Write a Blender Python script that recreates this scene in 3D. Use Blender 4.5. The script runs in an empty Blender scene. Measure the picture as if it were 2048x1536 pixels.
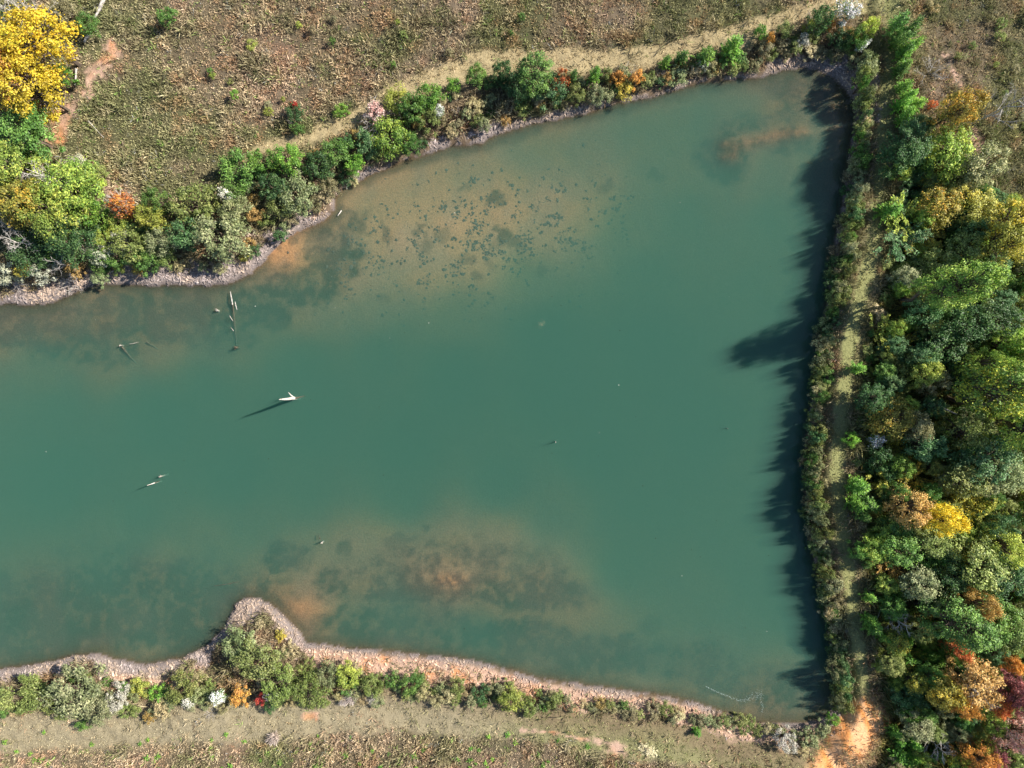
import bpy, math, random
import numpy as np

# ------------------------------------------------------------------ camera, world, sun
H = 70.0                    # drone height above the water (m)
S = 100.0 / 2048.0          # metres per photo pixel at water level
sc = bpy.context.scene
col = sc.collection
cam_d = bpy.data.cameras.new('camera')
cam_d.sensor_width = 36.0
cam_d.lens = 36.0 * H / 100.0
cam_d.clip_start = 1.0
cam_d.clip_end = 3000.0
cam = bpy.data.objects.new('camera', cam_d)
cam.location = (0, 0, H)
col.objects.link(cam)
sc.camera = cam

SUN_EL = 40.0
SUN_DIR_IMG = 20.0          # sun stands to the photo's right, this many degrees upward
w = bpy.data.worlds.new('World'); sc.world = w; w.use_nodes = True
nt = w.node_tree; nt.nodes.clear()
wo = nt.nodes.new('ShaderNodeOutputWorld'); bg = nt.nodes.new('ShaderNodeBackground')
sky = nt.nodes.new('ShaderNodeTexSky'); sky.sky_type = 'NISHITA'; sky.sun_disc = False
sky.sun_elevation = math.radians(SUN_EL); sky.sun_rotation = math.radians(90.0 - SUN_DIR_IMG)
sky.air_density = 1.0; sky.dust_density = 0.6; sky.ozone_density = 3.0
bg.inputs['Strength'].default_value = 0.074
nt.links.new(sky.outputs[0], bg.inputs[0]); nt.links.new(bg.outputs[0], wo.inputs[0])

sun_d = bpy.data.lights.new('sun', 'SUN'); sun_d.energy = 5.0; sun_d.angle = math.radians(0.53)
sun_d.color = (1.0, 0.93, 0.82)
sun = bpy.data.objects.new('sun', sun_d); col.objects.link(sun)
sun.rotation_euler = (0, math.radians(90.0 - SUN_EL), math.radians(SUN_DIR_IMG))
sun.location = (60, 22, 70)

vs = sc.view_settings
vs.view_transform = 'Standard'; vs.look = 'None'; vs.exposure = 0.85; vs.gamma = 1.0
vs.use_curve_mapping = False
sc.cycles.use_denoising = True
sc.cycles.max_bounces = 6; sc.cycles.diffuse_bounces = 2; sc.cycles.glossy_bounces = 2
sc.cycles.transparent_max_bounces = 12; sc.cycles.volume_bounces = 2
sc.cycles.transmission_bounces = 4

rng = np.random.default_rng(7)
random.seed(7)

# ------------------------------------------------------------------ helpers
def P(px, py, z=0.0):
    k = S * (H - z) / H
    return ((px - 1024.0) * k, (768.0 - py) * k)

def to_px(x, y, z):
    k = S * (H - z) / H
    return 1024.0 + x / k, 768.0 - y / k

def smooth(a, b, x):
    t = np.clip((x - a) / (b - a), 0, 1)
    return t * t * (3 - 2 * t)

def _hash(ix, iy, seed):
    n = (ix.astype(np.int64) * 374761393 + iy.astype(np.int64) * 668265263 + seed * 1442695041) & 0xffffffff
    n = ((n ^ (n >> 13)) * 1274126177) & 0xffffffff
    n = (n ^ (n >> 16)) & 0xffff
    return n / 65535.0

def vnoise(x, y, seed=0):
    x = np.asarray(x, float); y = np.asarray(y, float)
    ix = np.floor(x); iy = np.floor(y)
    fx = x - ix; fy = y - iy
    fx = fx * fx * (3 - 2 * fx); fy = fy * fy * (3 - 2 * fy)
    a = _hash(ix, iy, seed); b = _hash(ix + 1, iy, seed)
    c = _hash(ix, iy + 1, seed); d = _hash(ix + 1, iy + 1, seed)
    return (a * (1 - fx) + b * fx) * (1 - fy) + (c * (1 - fx) + d * fx) * fy

def fbm(x, y, seed=0, octv=3):
    s = 0; amp = 1.0; tot = 0
    for i in range(octv):
        s = s + amp * vnoise(np.asarray(x) * 2 ** i + 17.3 * i, np.asarray(y) * 2 ** i - 9.1 * i, seed + i * 31)
        tot += amp; amp *= 0.5
    return s / tot

def seg_dist(x, y, pts):
    best = np.full(np.shape(x), 1e9)
    for (ax, ay), (bx, by) in zip(pts[:-1], pts[1:]):
        dx, dy = bx - ax, by - ay
        t = np.clip(((x - ax) * dx + (y - ay) * dy) / (dx * dx + dy * dy + 1e-9), 0, 1)
        best = np.minimum(best, np.hypot(x - ax - t * dx, y - ay - t * dy))
    return best

def idw(px, py, ctrl, p=3.0, soft=60.0):
    num = 0; den = 0
    for cx, cy, v in ctrl:
        wgt = 1.0 / (((px - cx) ** 2 + (py - cy) ** 2 + soft) ** (p / 2))
        num = num + wgt * v; den = den + wgt
    return num / den

# ------------------------------------------------------------------ the pond's shoreline (photo pixels at water level)
SHORE = [(-900, 700), (-400, 640), (-150, 612), (0, 607), (60, 610), (110, 603), (150, 585), (190, 570), (240, 568), (300, 572), (360, 570), (420, 573),
 (470, 563), (505, 545), (530, 520), (555, 490), (600, 462), (650, 440), (668, 420), (672, 395), (690, 375), (740, 350),
 (800, 325), (850, 308), (900, 292), (960, 287), (1000, 267), (1060, 248), (1120, 238), (1180, 225), (1230, 208), (1290, 197),
 (1340, 185), (1400, 165), (1460, 160), (1510, 158), (1560, 143), (1600, 136), (1640, 142), (1680, 166), (1703, 196), (1712, 240),
 (1700, 300), (1690, 380), (1676, 450), (1664, 520), (1655, 600), (1642, 660), (1634, 720), (1626, 790), (1617, 860), (1611, 930),
 (1613, 1000), (1620, 1070), (1633, 1140), (1646, 1200), (1660, 1260), (1672, 1320), (1680, 1380), (1670, 1420), (1640, 1440),
 (1600, 1447), (1540, 1447), (1490, 1440), (1430, 1420), (1390, 1405), (1330, 1392), (1270, 1385), (1200, 1375), (1130, 1365),
 (1070, 1355), (1020, 1340), (960, 1325), (900, 1315), (840, 1308), (780, 1302), (720, 1297), (660, 1292), (615, 1285),
 (600, 1262), (575, 1240), (550, 1215), (520, 1197), (495, 1195), (470, 1210), (458, 1235), (440, 1265), (410, 1295),
 (370, 1312), (330, 1325), (290, 1328), (240, 1320), (200, 1308), (150, 1310), (100, 1322), (50, 1332), (0, 1338),
 (-150, 1350), (-400, 1370), (-900, 1300), (-900, 700)]
SHORE_W = [P(*p) for p in SHORE]
CREST = [(1790, -250), (1782, -40), (1786, 60), (1780, 150), (1768, 300), (1752, 430), (1732, 560), (1706, 650), (1692, 740), (1682, 840),
         (1674, 930), (1682, 1040), (1698, 1150), (1712, 1250), (1722, 1340), (1730, 1430), (1720, 1500)]
DAM_Z = 1.6
CREST_W = [P(x, y, DAM_Z) for x, y in CREST]

def shore_sd(x, y):
    d = seg_dist(x, y, SHORE_W)
    inside = np.zeros(np.shape(x), bool)
    for (ax, ay), (bx, by) in zip(SHORE_W[:-1], SHORE_W[1:]):
        if ay == by:
            continue
        cond = (ay > y) != (by > y)
        inside ^= cond & (x < (bx - ax) * (y - ay) / (by - ay) + ax)
    sd = np.where(inside, -d, d)
    return sd + 0.32 * (fbm(x * 0.9, y * 0.9, 3, 3) - 0.5) + 0.12 * (vnoise(x * 3.1, y * 3.1, 5) - 0.5)

DEPTH = [(560, 505, .08), (640, 500, .4), (800, 480, .3), (900, 450, .3), (1000, 430, .3), (1090, 405, .36), (860, 390, .5), (960, 380, .5), (700, 560, .4), (950, 520, .5), (850, 550, .55), (1080, 470, .6), (1160, 400, .6), (1200, 350, .75), (600, 620, .7), (720, 630, 1.0),
 (1060, 560, 1.5), (900, 640, 1.5), (1250, 450, 1.5), (1330, 330, 1.3), (1380, 430, 1.9), (1300, 560, 2.3), (1100, 680, 3.4), (1100, 780, 3.6), (900, 760, 3.4), (750, 720, 2.4), (600, 750, 2.6), (1300, 700, 3.6), (1400, 850, 3.6), (1200, 900, 3.4), (1500, 600, 2.1), (1500, 750, 2.2), (1550, 450, 2.0),
 (600, 850, 3.2), (400, 800, 2.4), (450, 950, 3.2), (300, 850, 3.2), (100, 830, 2.0), (100, 950, 3.0), (250, 1020, 2.1), (800, 900, 3.4), (800, 990, 2.4), (1000, 960, 2.6), (600, 970, 2.3), (1500, 950, 2.1), (1500, 1150, 2.0), (1300, 1000, 2.6), (1250, 1130, 2.2), (1400, 1220, 1.7), (1100, 1020, 1.6), (1600, 1150, 2.8),
 (900, 1160, .06), (840, 1150, .25), (960, 1150, .25), (780, 1110, .42), (900, 1085, .5), (1000, 1090, .5), (1090, 1160, .45), (1160, 1220, .6), (700, 1160, .45), (1000, 1190, .5), (600, 1218, .05), (560, 1190, .25), (645, 1205, .2), (300, 1160, .65), (100, 1210, .65), (380, 1230, .6), (200, 1260, .6), (400, 1090, 1.3), (200, 1090, 1.4), (500, 1060, 1.6), (700, 1110, .6), (560, 1130, .8), (800, 1240, 1.2), (700, 1240, 1.0), (950, 1270, 1.4),
 (1200, 1290, .9), (1400, 1330, .9), (1460, 295, .1), (1500, 280, .22), (1560, 266, .3), (1440, 345, 1.5), (1400, 270, 1.5), (1500, 225, 1.2), (1540, 320, 1.4), (1610, 300, 1.2), (1600, 180, .2), (1660, 170, .08), (1560, 190, .4), (1640, 240, .6), (1680, 220, .15),
 (100, 640, .3), (200, 640, .35), (400, 620, .45), (300, 690, .55), (200, 720, .8), (450, 690, 1.1), (0, 650, .3), (330, 640, .45), (80, 740, 1.3), (1600, 1390, .6), (1550, 1425, .3), (1600, 700, 2.6), (1580, 1000, 2.6), (1640, 1250, 2.0), (1300, 240, 1.3), (1150, 300, .9), (1050, 290, 1.0), (1400, 210, 1.3), (950, 345, .7), (760, 400, .5)]

BAR = [(1452, 312), (1468, 308), (1472, 288), (1452, 290), (1468, 300), (1492, 284), (1530, 276), (1570, 266), (1610, 262)]
def height(x, y, sd=None):
    x = np.asarray(x, float); y = np.asarray(y, float)
    if sd is None:
        sd = shore_sd(x, y)
    px, py = to_px(x, y, 0.0)
    # bank and rising fields
    n = fbm(x * 0.25, y * 0.25, 11, 3) - 0.5
    land = 0.38 * (1 - np.exp(-np.maximum(sd, 0) / 0.5)) + 0.75 * smooth(1.2, 4.2, sd) + 0.5 * smooth(4, 22, sd) + 0.45 * n * smooth(0.5, 3, sd)
    land = land + 0.22 * (fbm(x * 1.6, y * 1.6, 21, 2) - 0.5) * smooth(0.15, 0.8, sd)
    # dam
    d = seg_dist(x, y, CREST_W)
    cx = np.interp(-y, [-c[1] for c in CREST_W], [c[0] for c in CREST_W])
    right = x > cx
    southfade = smooth(-39.5, -34.5, y)
    dam = DAM_Z - 0.62 * np.maximum(d - 1.35, 0)
    land_r = np.maximum(dam, 0.5 + 0.8 * n)
    # to the far right top the ground stays up as a field
    up = smooth(18, 30, y + 0.6 * (x - cx))
    land_r = np.maximum(land_r, (1.9 + 0.6 * n) * up)
    land_l = np.maximum(land, np.minimum(dam, 0.03 + 1.05 * np.maximum(sd, 0)))
    tr_ = smooth(-1.0, 1.0, x - cx)
    full = land_r * tr_ + land_l * (1 - tr_)
    land = full * southfade + np.maximum(land, land * (1 - tr_) + (1.0 + n) * tr_) * (1 - southfade)
    land = np.minimum(land, 0.02 + 1.3 * np.maximum(sd, 0))
    # pond floor
    dep = idw(px, py, DEPTH, 3.2, 1800.0) * .68
    bar = np.exp(-(seg_dist(px, py, BAR) / 15.0) ** 2) + np.exp(-((px - 903) / 34) ** 2 - ((py - 1160) / 17) ** 2) + np.exp(-((px - 605) / 36) ** 2 - ((py - 1216) / 20) ** 2) + np.exp(-((px - 565) / 38) ** 2 - ((py - 503) / 34) ** 2)
    dep = dep * (1 - .6 * np.clip(bar, 0, 1))
    floor = -dep * (1 - np.exp(np.minimum(sd, 0) / 0.9)) - 0.04 * smooth(0, .3, -sd)
    floor = floor - 0.10 * (fbm(x * 0.7, y * 0.7, 41, 3) - 0.5) * smooth(0.3, 2, -sd)
    return np.where(sd > 0, land, floor)

def hz(px, py, guess=1.5):
    z = guess
    for _ in range(3):
        x, y = P(px, py, z)
        z = float(height(np.array([x]), np.array([y]))[0])
    return x, y, z

# ------------------------------------------------------------------ masks (in photo pixels)
MUDW = [(0, 600, 1.7), (150, 580, 1.9), (300, 560, 1.9), (430, 560, 1.9), (520, 510, 1.9), (600, 440, 1.5), (660, 420, .8), (700, 365, .4), (800, 320, .45), (900, 285, .7),
        (970, 275, 1.1), (1050, 245, .5), (1200, 215, .35), (1400, 165, .4), (1500, 150, .5), (1600, 120, 1.3), (1680, 150, 2.4), (1720, 200, 2.0), (1700, 300, .2),
        (1640, 700, .1), (1610, 950, .1), (1670, 1300, .1), (1660, 1430, .5), (1540, 1450, .4), (1430, 1425, .5), (1300, 1395, .7), (1150, 1375, .5), (1030, 1350, .6), (900, 1325, .7),
        (800, 1310, .6), (700, 1305, .8), (620, 1290, 1.6), (580, 1250, 1.8), (500, 1210, 2.0), (450, 1270, 1.4), (400, 1310, 1.5), (250, 1330, 2.1), (150, 1320, 1.4), (0, 1345, 1.7)]
PATH_TOP = [(430, 395), (520, 300), (640, 268), (700, 245), (790, 195), (860, 165), (940, 132), (1040, 120), (1160, 124), (1280, 120), (1400, 95), (1520, 62), (1620, 30), (1720, 5), (1800, -30)]
PATH_BOT = [(-100, 1475), (60, 1462), (200, 1455), (330, 1445), (470, 1445), (620, 1438), (760, 1425), (900, 1428), (1050, 1440), (1180, 1462), (1300, 1478), (1420, 1492), (1540, 1500), (1640, 1500)]
DIRT = [  # bare orange / pinkish soil streaks: polyline, half width px
 ([(1736, 1440), (1716, 1462), (1692, 1500), (1650, 1570)], 34), ([(225, 100), (190, 150), (160, 200), (125, 245), (112, 280)], 15),
 ([(185, 330), (215, 365), (235, 395)], 11), ([(1893, 110), (1912, 150), (1928, 190)], 9), ([(1950, 265), (1970, 300), (1985, 335)], 12),
 ([(1195, 1480), (1225, 1492), (1250, 1500)], 9), ([(1040, 1462), (1100, 1464), (1190, 1484)], 3), ([(610, 1432), (632, 1432)], 5), ([(1640, 1452), (1500, 1455)], 6)]

def masks(px, py, sd, x, y):
    m = {}
    nz = (fbm(x * .8, y * .8, 51, 3) - .5)
    nf = (fbm(x * 2.3, y * 2.3, 57, 2) - .5)
    mw = idw(px, py, MUDW) * np.where(py > 1000, .72, .9)
    m['mud'] = 1 - smooth(-.25, .35, sd - mw - nz * 2.8 - nf * 1.3)
    m['pt'] = 1 - smooth(20, 32, seg_dist(px, py, PATH_TOP) + nz * 18 + 14 * (1 - smooth(480, 950, px)))
    m['pb'] = 1 - smooth(30, 54, seg_dist(px, py, PATH_BOT) + nz * 26)
    dc = seg_dist(px, py, CREST)
    m['dc'] = dc
    m['pd'] = (1 - smooth(12, 21, dc + nz * 8)) * smooth(1450, 1400, py)
    dirt = 0
    for pts, hw in DIRT:
        dirt = np.maximum(dirt, 1 - smooth(hw * .6, hw * 1.35, seg_dist(px, py, pts) + nz * min(hw, 16) * 2.6 + nf * min(hw, 16) * 2.4))
    m['dirt'] = dirt
    # eroded orange strip on the south bank
    er = smooth(580, 640, px) * smooth(1700, 1500, px) * smooth(1230, 1260, py)
    m['er'] = er * smooth(.15, .6, sd) * (1 - smooth(1.4, 2.3, sd + nz * 1.9 - .7 * smooth(1100, 800, px)))
    er2 = smooth(200, 240, px) * smooth(420, 380, px) * smooth(1290, 1310, py)
    m['er'] = np.maximum(m['er'], er2 * smooth(.9, 1.5, sd) * (1 - smooth(2.4, 3.2, sd + nz)))
    cxp = np.interp(py, [c[1] for c in CREST], [c[0] for c in CREST])
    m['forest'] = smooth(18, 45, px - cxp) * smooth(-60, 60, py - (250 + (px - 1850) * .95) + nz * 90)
    m['fieldr'] = smooth(10, 40, px - cxp) * (1 - m['forest'])
    return m

def mixc(a, b, t):
    t = np.asarray(t)[..., None]
    return a * (1 - t) + np.asarray(b) * t

def field_col(px, py, x, y):
    g = fbm(x * .17 + 3, y * .17, 61, 3); p = fbm(x * .22, y * .22 + 8, 67, 3); q = fbm(x * .5, y * .5, 71, 2)
    green = smooth(.42, .62, g + .16 * np.exp(-((px - 320) / 190) ** 2 - ((py - 250) / 150) ** 2) + .12 * np.exp(-((px - 800) / 110) ** 2 - ((py - 110) / 80) ** 2) - .1 * smooth(1000, 1500, px) * smooth(300, 0, py) - .13 * smooth(1400, 1480, py))
    base = np.ones(np.shape(px) + (3,)) * np.array([.44, .355, .225])
    base = mixc(base, [.54, .42, .29], smooth(.45, .7, p))
    base = mixc(base, [.56, .37, .25], smooth(.55, .75, q) * smooth(.45, .65, p) * .6)
    base = mixc(base, [.30, .305, .145], green * .85)
    return base

# ------------------------------------------------------------------ ground sheet
def axis(lo, hi, step, far):
    a = np.arange(lo, hi + step * .5, step)
    out = []; d = step; v = hi
    while v < far:
        d *= 1.5; v += d; out.append(v)
    outn = []; d = step; v = lo
    while v > -far:
        d *= 1.5; v -= d; outn.append(v)
    return np.concatenate([np.array(outn[::-1]), a, np.array(out)])

gx = axis(-57, 57, .2, 900); gy = axis(-44, 44, .2, 900)
X, Y = np.meshgrid(gx, gy)
x = X.ravel(); y = Y.ravel()
sd = shore_sd(x, y)
z = height(x, y, sd)
PX, PY = to_px(x, y, z)
M = masks(PX, PY, sd, x, y)
C = field_col(PX, PY, x, y) * .27  # ground colour darkened so gaps between weed tufts look like shadow
C = mixc(C, [.36, .29, .165], M['pt'] * .9)
C = mixc(C, [.28, .24, .155], M['pb'] * .9)
gr = smooth(900, 1150, PX) * smooth(1405, 1430, PY)
C = mixc(C, [.19, .195, .085], M['pb'] * gr * .8)
dam_side = np.maximum(M['pd'], (1 - smooth(30, 90, M['dc'])) * .7)
C = mixc(C, [.23, .235, .10], dam_side)
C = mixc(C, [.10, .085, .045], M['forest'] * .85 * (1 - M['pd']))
bank = (1 - smooth(2.5, 5.5, sd + 1.5 * (fbm(x * .5, y * .5, 77, 2) - .5))) * (1 - M['forest']) * (1 - dam_side)
C = mixc(C, [.15, .105, .07], bank * .75 * (1 - M['pt']))
soil = np.array([.60, .27, .12])
pinkness = fbm(x * .5, y * .5, 83, 3)
C = mixc(C, mixc(np.ones((len(x), 3)) * soil, [.46, .31, .235], smooth(.22, .5, pinkness)), np.maximum(M['dirt'] * (.55 + .4 * smooth(.35, .6, fbm(x * 2.6, y * 2.6, 161, 2))), M['er'] * .9))
big = 1 - smooth(26, 56, seg_dist(PX, PY, DIRT[0][0]) + 20 * (fbm(x * 1.5, y * .8, 19, 2) - .5))
C = mixc(C, mixc(np.ones((len(x), 3)) * np.array([.68, .27, .08]), [.72, .42, .22], smooth(.3, .7, fbm(x * 2.2 + y * 1.1, y * .5 - x * .3, 87, 3))), big)
mudc = mixc(np.ones((len(x), 3)) * np.array([.21, .175, .165]), [.27, .22, .195], fbm(x * 1.2, y * 1.2, 91, 3))
C = mixc(C, mudc, M['mud'] * (1 - M['er'] * .4))
wet = smooth(.35, .0, sd) * smooth(-.05, .02, sd)
C = C * (1 - .35 * wet[:, None])
# pond floor: tan sand, brown silt, weed growing on it
nzp = fbm(x * .55, y * .55, 101, 4) - .5
nfp = fbm(x * 1.9, y * 1.9, 107, 3) - .5
F = mixc(np.ones((len(x), 3)) * np.array([.36, .195, .10]), [.31, .185, .108], smooth(.35, .65, fbm(x * .3, y * .3, 103, 3)))
WEED = [  # px, py, rx, ry, strength of the weed beds
 (80, 655, 170, 62, 1.0), (300, 630, 210, 55, 1.0), (500, 615, 90, 45, .9), (200, 700, 110, 36, .7), (430, 670, 90, 45, .8), (660, 515, 80, 72, .95), (600, 575, 90, 50, .9), (700, 440, 55, 40, .6),
 (550, 632, 32, 34, .95), (648, 597, 20, 18, .95), (1000, 404, 20, 20, .95), (1003, 470, 24, 24, 1), (772, 466, 15, 17, .8), (842, 456, 13, 12, .8), (850, 487, 17, 15, .6), (888, 480, 18, 15, .5),
 (938, 520, 14, 15, .6), (975, 525, 11, 14, .5), (952, 555, 12, 12, .7), (766, 600, 16, 11, .6), (1032, 490, 26, 16, .7), (1087, 530, 20, 13, .5), (1205, 372, 16, 16, .7), (1310, 348, 22, 12, .6), (930, 375, 13, 10, .5),
 (690, 1098, 22, 22, .85), (795, 1076, 32, 20, .85), (852, 1060, 15, 15, .8), (575, 1112, 60, 36, .8), (900, 1150, 270, 80, .62), (860, 1175, 150, 38, .9), (1060, 1185, 150, 48, .8), (720, 1170, 120, 42, .75),
 (1030, 1105, 36, 24, .55), (1090, 1120, 34, 30, .5), (300, 1205, 330, 100, 1.0), (80, 1235, 230, 110, 1.1), (420, 1260, 120, 70, 1.0), (200, 1130, 190, 50, .45), (800, 1250, 200, 52, .85), (1000, 1285, 210, 55, .9), (1200, 1310, 170, 50, .9),
 (1305, 1250, 26, 22, .7), (1400, 1325, 90, 55, .8), (1520, 1375, 150, 55, .7), (1450, 312, 62, 56, .95), (1520, 250, 90, 30, .7), (1590, 290, 90, 28, .7), (1600, 215, 60, 40, .6), (1600, 165, 80, 45, .8), (1690, 220, 30, 40, .6)]
W = np.zeros(len(x)); W2 = np.zeros(len(x))
pxw = PX + nzp * 46 + nfp * 14; pyw = PY + nzp[::-1] * 0 + (fbm(x * .6 + 40, y * .6, 109, 4) - .5) * 46 + nfp * 12
inb = (sd < .3) & (np.abs(x) < 60) & (np.abs(y) < 46)
for cx_, cy_, rx, ry, st in WEED:
    r = np.sqrt(((pxw - cx_) / rx) ** 2 + ((pyw - cy_) / ry) ** 2)
    wv_ = st * (1 - smooth(.62, 1.12, r))
    if rx > 40: W = np.maximum(W, wv_)
    else: W2 = np.maximum(W2, wv_)
W = W * (.6 + .7 * smooth(.32, .6, fbm(x * 1.1, y * 1.1, 119, 4))) * (.6 + 1.1 * (fbm(x * 3.2, y * 3.2, 113, 2) - .15))
W = np.clip(np.maximum(W, W2 * (.8 + .4 * nfp)) * inb, 0, 1)
warm = (.15 + .9 * smooth(.42, .62, fbm(x * 2, y * 2, 171, 3))) * np.exp(-((PX - 903) / 36) ** 2 - ((PY - 1160) / 18) ** 2) + (.5 + .7 * smooth(.35, .6, fbm(x * 1.8, y * 1.8, 173, 3))) * np.exp(-((PX - 575) / 60) ** 2 - ((PY - 505) / 50) ** 2) + .6 * np.exp(-((PX - 612) / 38) ** 2 - ((PY - 1215) / 22) ** 2) + .3 * smooth(.3, .55, fbm(x * 1.6, y * 1.6, 175, 3)) * np.exp(-(seg_dist(PX + nzp * 40, PY + nfp * 26, BAR) / 12.0) ** 2)
W = W * (1 - .75 * np.clip(warm, 0, 1))
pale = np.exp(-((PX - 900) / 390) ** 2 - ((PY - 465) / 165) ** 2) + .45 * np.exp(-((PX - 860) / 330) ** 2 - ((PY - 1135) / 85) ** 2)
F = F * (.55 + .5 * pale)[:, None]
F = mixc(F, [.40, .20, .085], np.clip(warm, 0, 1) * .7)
F = mixc(F, mixc(np.ones((len(x), 3)) * np.array([.03, .04, .024]), [.075, .05, .034], smooth(.3, .7, fbm(x * .35, y * .35, 117, 3) + .35 * np.exp(-((PX - 900) / 230) ** 2 - ((PY - 1150) / 60) ** 2) + .25 * np.exp(-((PX - 200) / 300) ** 2 - ((PY - 640) / 60) ** 2))), W * .92)
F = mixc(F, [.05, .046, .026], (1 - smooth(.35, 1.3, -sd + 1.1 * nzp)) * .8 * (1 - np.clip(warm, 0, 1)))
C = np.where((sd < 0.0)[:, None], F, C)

def grid_mesh(name, nx, ny, x, y, z, colr):
    me = bpy.data.meshes.new(name)
    idx = np.arange(nx * ny).reshape(ny, nx)
    f = np.stack([idx[:-1, :-1], idx[:-1, 1:], idx[1:, 1:], idx[1:, :-1]], -1).reshape(-1, 4)
    me.vertices.add(nx * ny); me.vertices.foreach_set('co', np.stack([x, y, z], -1).astype(np.float32).ravel())
    me.loops.add(f.size); me.loops.foreach_set('vertex_index', f.astype(np.int32).ravel())
    me.polygons.add(len(f)); me.polygons.foreach_set('loop_start', np.arange(0, f.size, 4, dtype=np.int32))
    me.polygons.foreach_set('use_smooth', np.ones(len(f), bool))
    a = me.color_attributes.new('col', 'FLOAT_COLOR', 'POINT')
    a.data.foreach_set('color', np.concatenate([colr, np.ones((len(colr), 1))], 1).astype(np.float32).ravel())
    me.update(calc_edges=True); return me

def poly_mesh(name, verts, faces, k, attr=None, smooth_=False):
    """verts (n,3); faces (m,k); attr per-vertex colour (n,3)"""
    me = bpy.data.meshes.new(name)
    verts = np.asarray(verts, np.float32); faces = np.asarray(faces, np.int32)
    me.vertices.add(len(verts)); me.vertices.foreach_set('co', verts.ravel())
    me.loops.add(faces.size); me.loops.foreach_set('vertex_index', faces.ravel())
    me.polygons.add(len(faces)); me.polygons.foreach_set('loop_start', np.arange(0, faces.size, k, dtype=np.int32))
    me.polygons.foreach_set('use_smooth', np.full(len(faces), bool(smooth_)))
    if attr is not None:
        a = me.color_attributes.new('col', 'FLOAT_COLOR', 'POINT')
        a.data.foreach_set('color', np.concatenate([attr, np.ones((len(attr), 1))], 1).astype(np.float32).ravel())
    me.update(calc_edges=True); return me

# ------------------------------------------------------------------ materials
def new_mat(name):
    m = bpy.data.materials.new(name); m.use_nodes = True
    m.node_tree.nodes.clear(); return m, m.node_tree

def nd(t, kind, **kw):
    n = t.nodes.new(kind)
    for k, v in kw.items():
        setattr(n, k, v)
    return n

def mat_ground():
    m, t = new_mat('ground'); L = t.links.new
    out = nd(t, 'ShaderNodeOutputMaterial'); b = nd(t, 'ShaderNodeBsdfPrincipled')
    b.inputs['Roughness'].default_value = .95; b.inputs['Specular IOR Level'].default_value = .15
    a = nd(t, 'ShaderNodeVertexColor', layer_name='col')
    tc = nd(t, 'ShaderNodeNewGeometry')
    n1 = nd(t, 'ShaderNodeTexNoise'); n1.inputs['Scale'].default_value = 6.0; n1.inputs['Detail'].default_value = 4
    n1.inputs['Roughness'].default_value = .7
    L(tc.outputs['Position'], n1.inputs['Vector'])
    r = nd(t, 'ShaderNodeMapRange'); r.inputs[1].default_value = .3; r.inputs[2].default_value = .7; r.inputs[3].default_value = .72; r.inputs[4].default_value = 1.28
    L(n1.outputs['Fac'], r.inputs[0])
    mx = nd(t, 'ShaderNodeMix', data_type='RGBA', blend_type='MULTIPLY'); mx.inputs[0].default_value = 1
    L(a.outputs['Color'], mx.inputs[6]); L(r.outputs[0], mx.inputs[7])
    L(mx.outputs[2], b.inputs['Base Color'])
    bp = nd(t, 'ShaderNodeBump'); bp.inputs['Strength'].default_value = .6; bp.inputs['Distance'].default_value = .12
    L(n1.outputs['Fac'], bp.inputs['Height']); L(bp.outputs[0], b.inputs['Normal'])
    L(b.outputs[0], out.inputs[0]); return m

def mat_vcol(name, rough=.9, transl=.0, noise=0.0):
    m, t = new_mat(name); L = t.links.new
    out = nd(t, 'ShaderNodeOutputMaterial'); b = nd(t, 'ShaderNodeBsdfPrincipled')
    b.inputs['Roughness'].default_value = rough; b.inputs['Specular IOR Level'].default_value = .15
    a = nd(t, 'ShaderNodeVertexColor', layer_name='col'); src = a.outputs['Color']
    L(src, b.inputs['Base Color'])
    if transl:
        tr = nd(t, 'ShaderNodeBsdfTranslucent'); L(src, tr.inputs[0])
        mx = nd(t, 'ShaderNodeMixShader'); mx.inputs[0].default_value = transl
        L(b.outputs[0], mx.inputs[1]); L(tr.outputs[0], mx.inputs[2]); L(mx.outputs[0], out.inputs[0])
    else:
        L(b.outputs[0], out.inputs[0])
    return m

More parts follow.
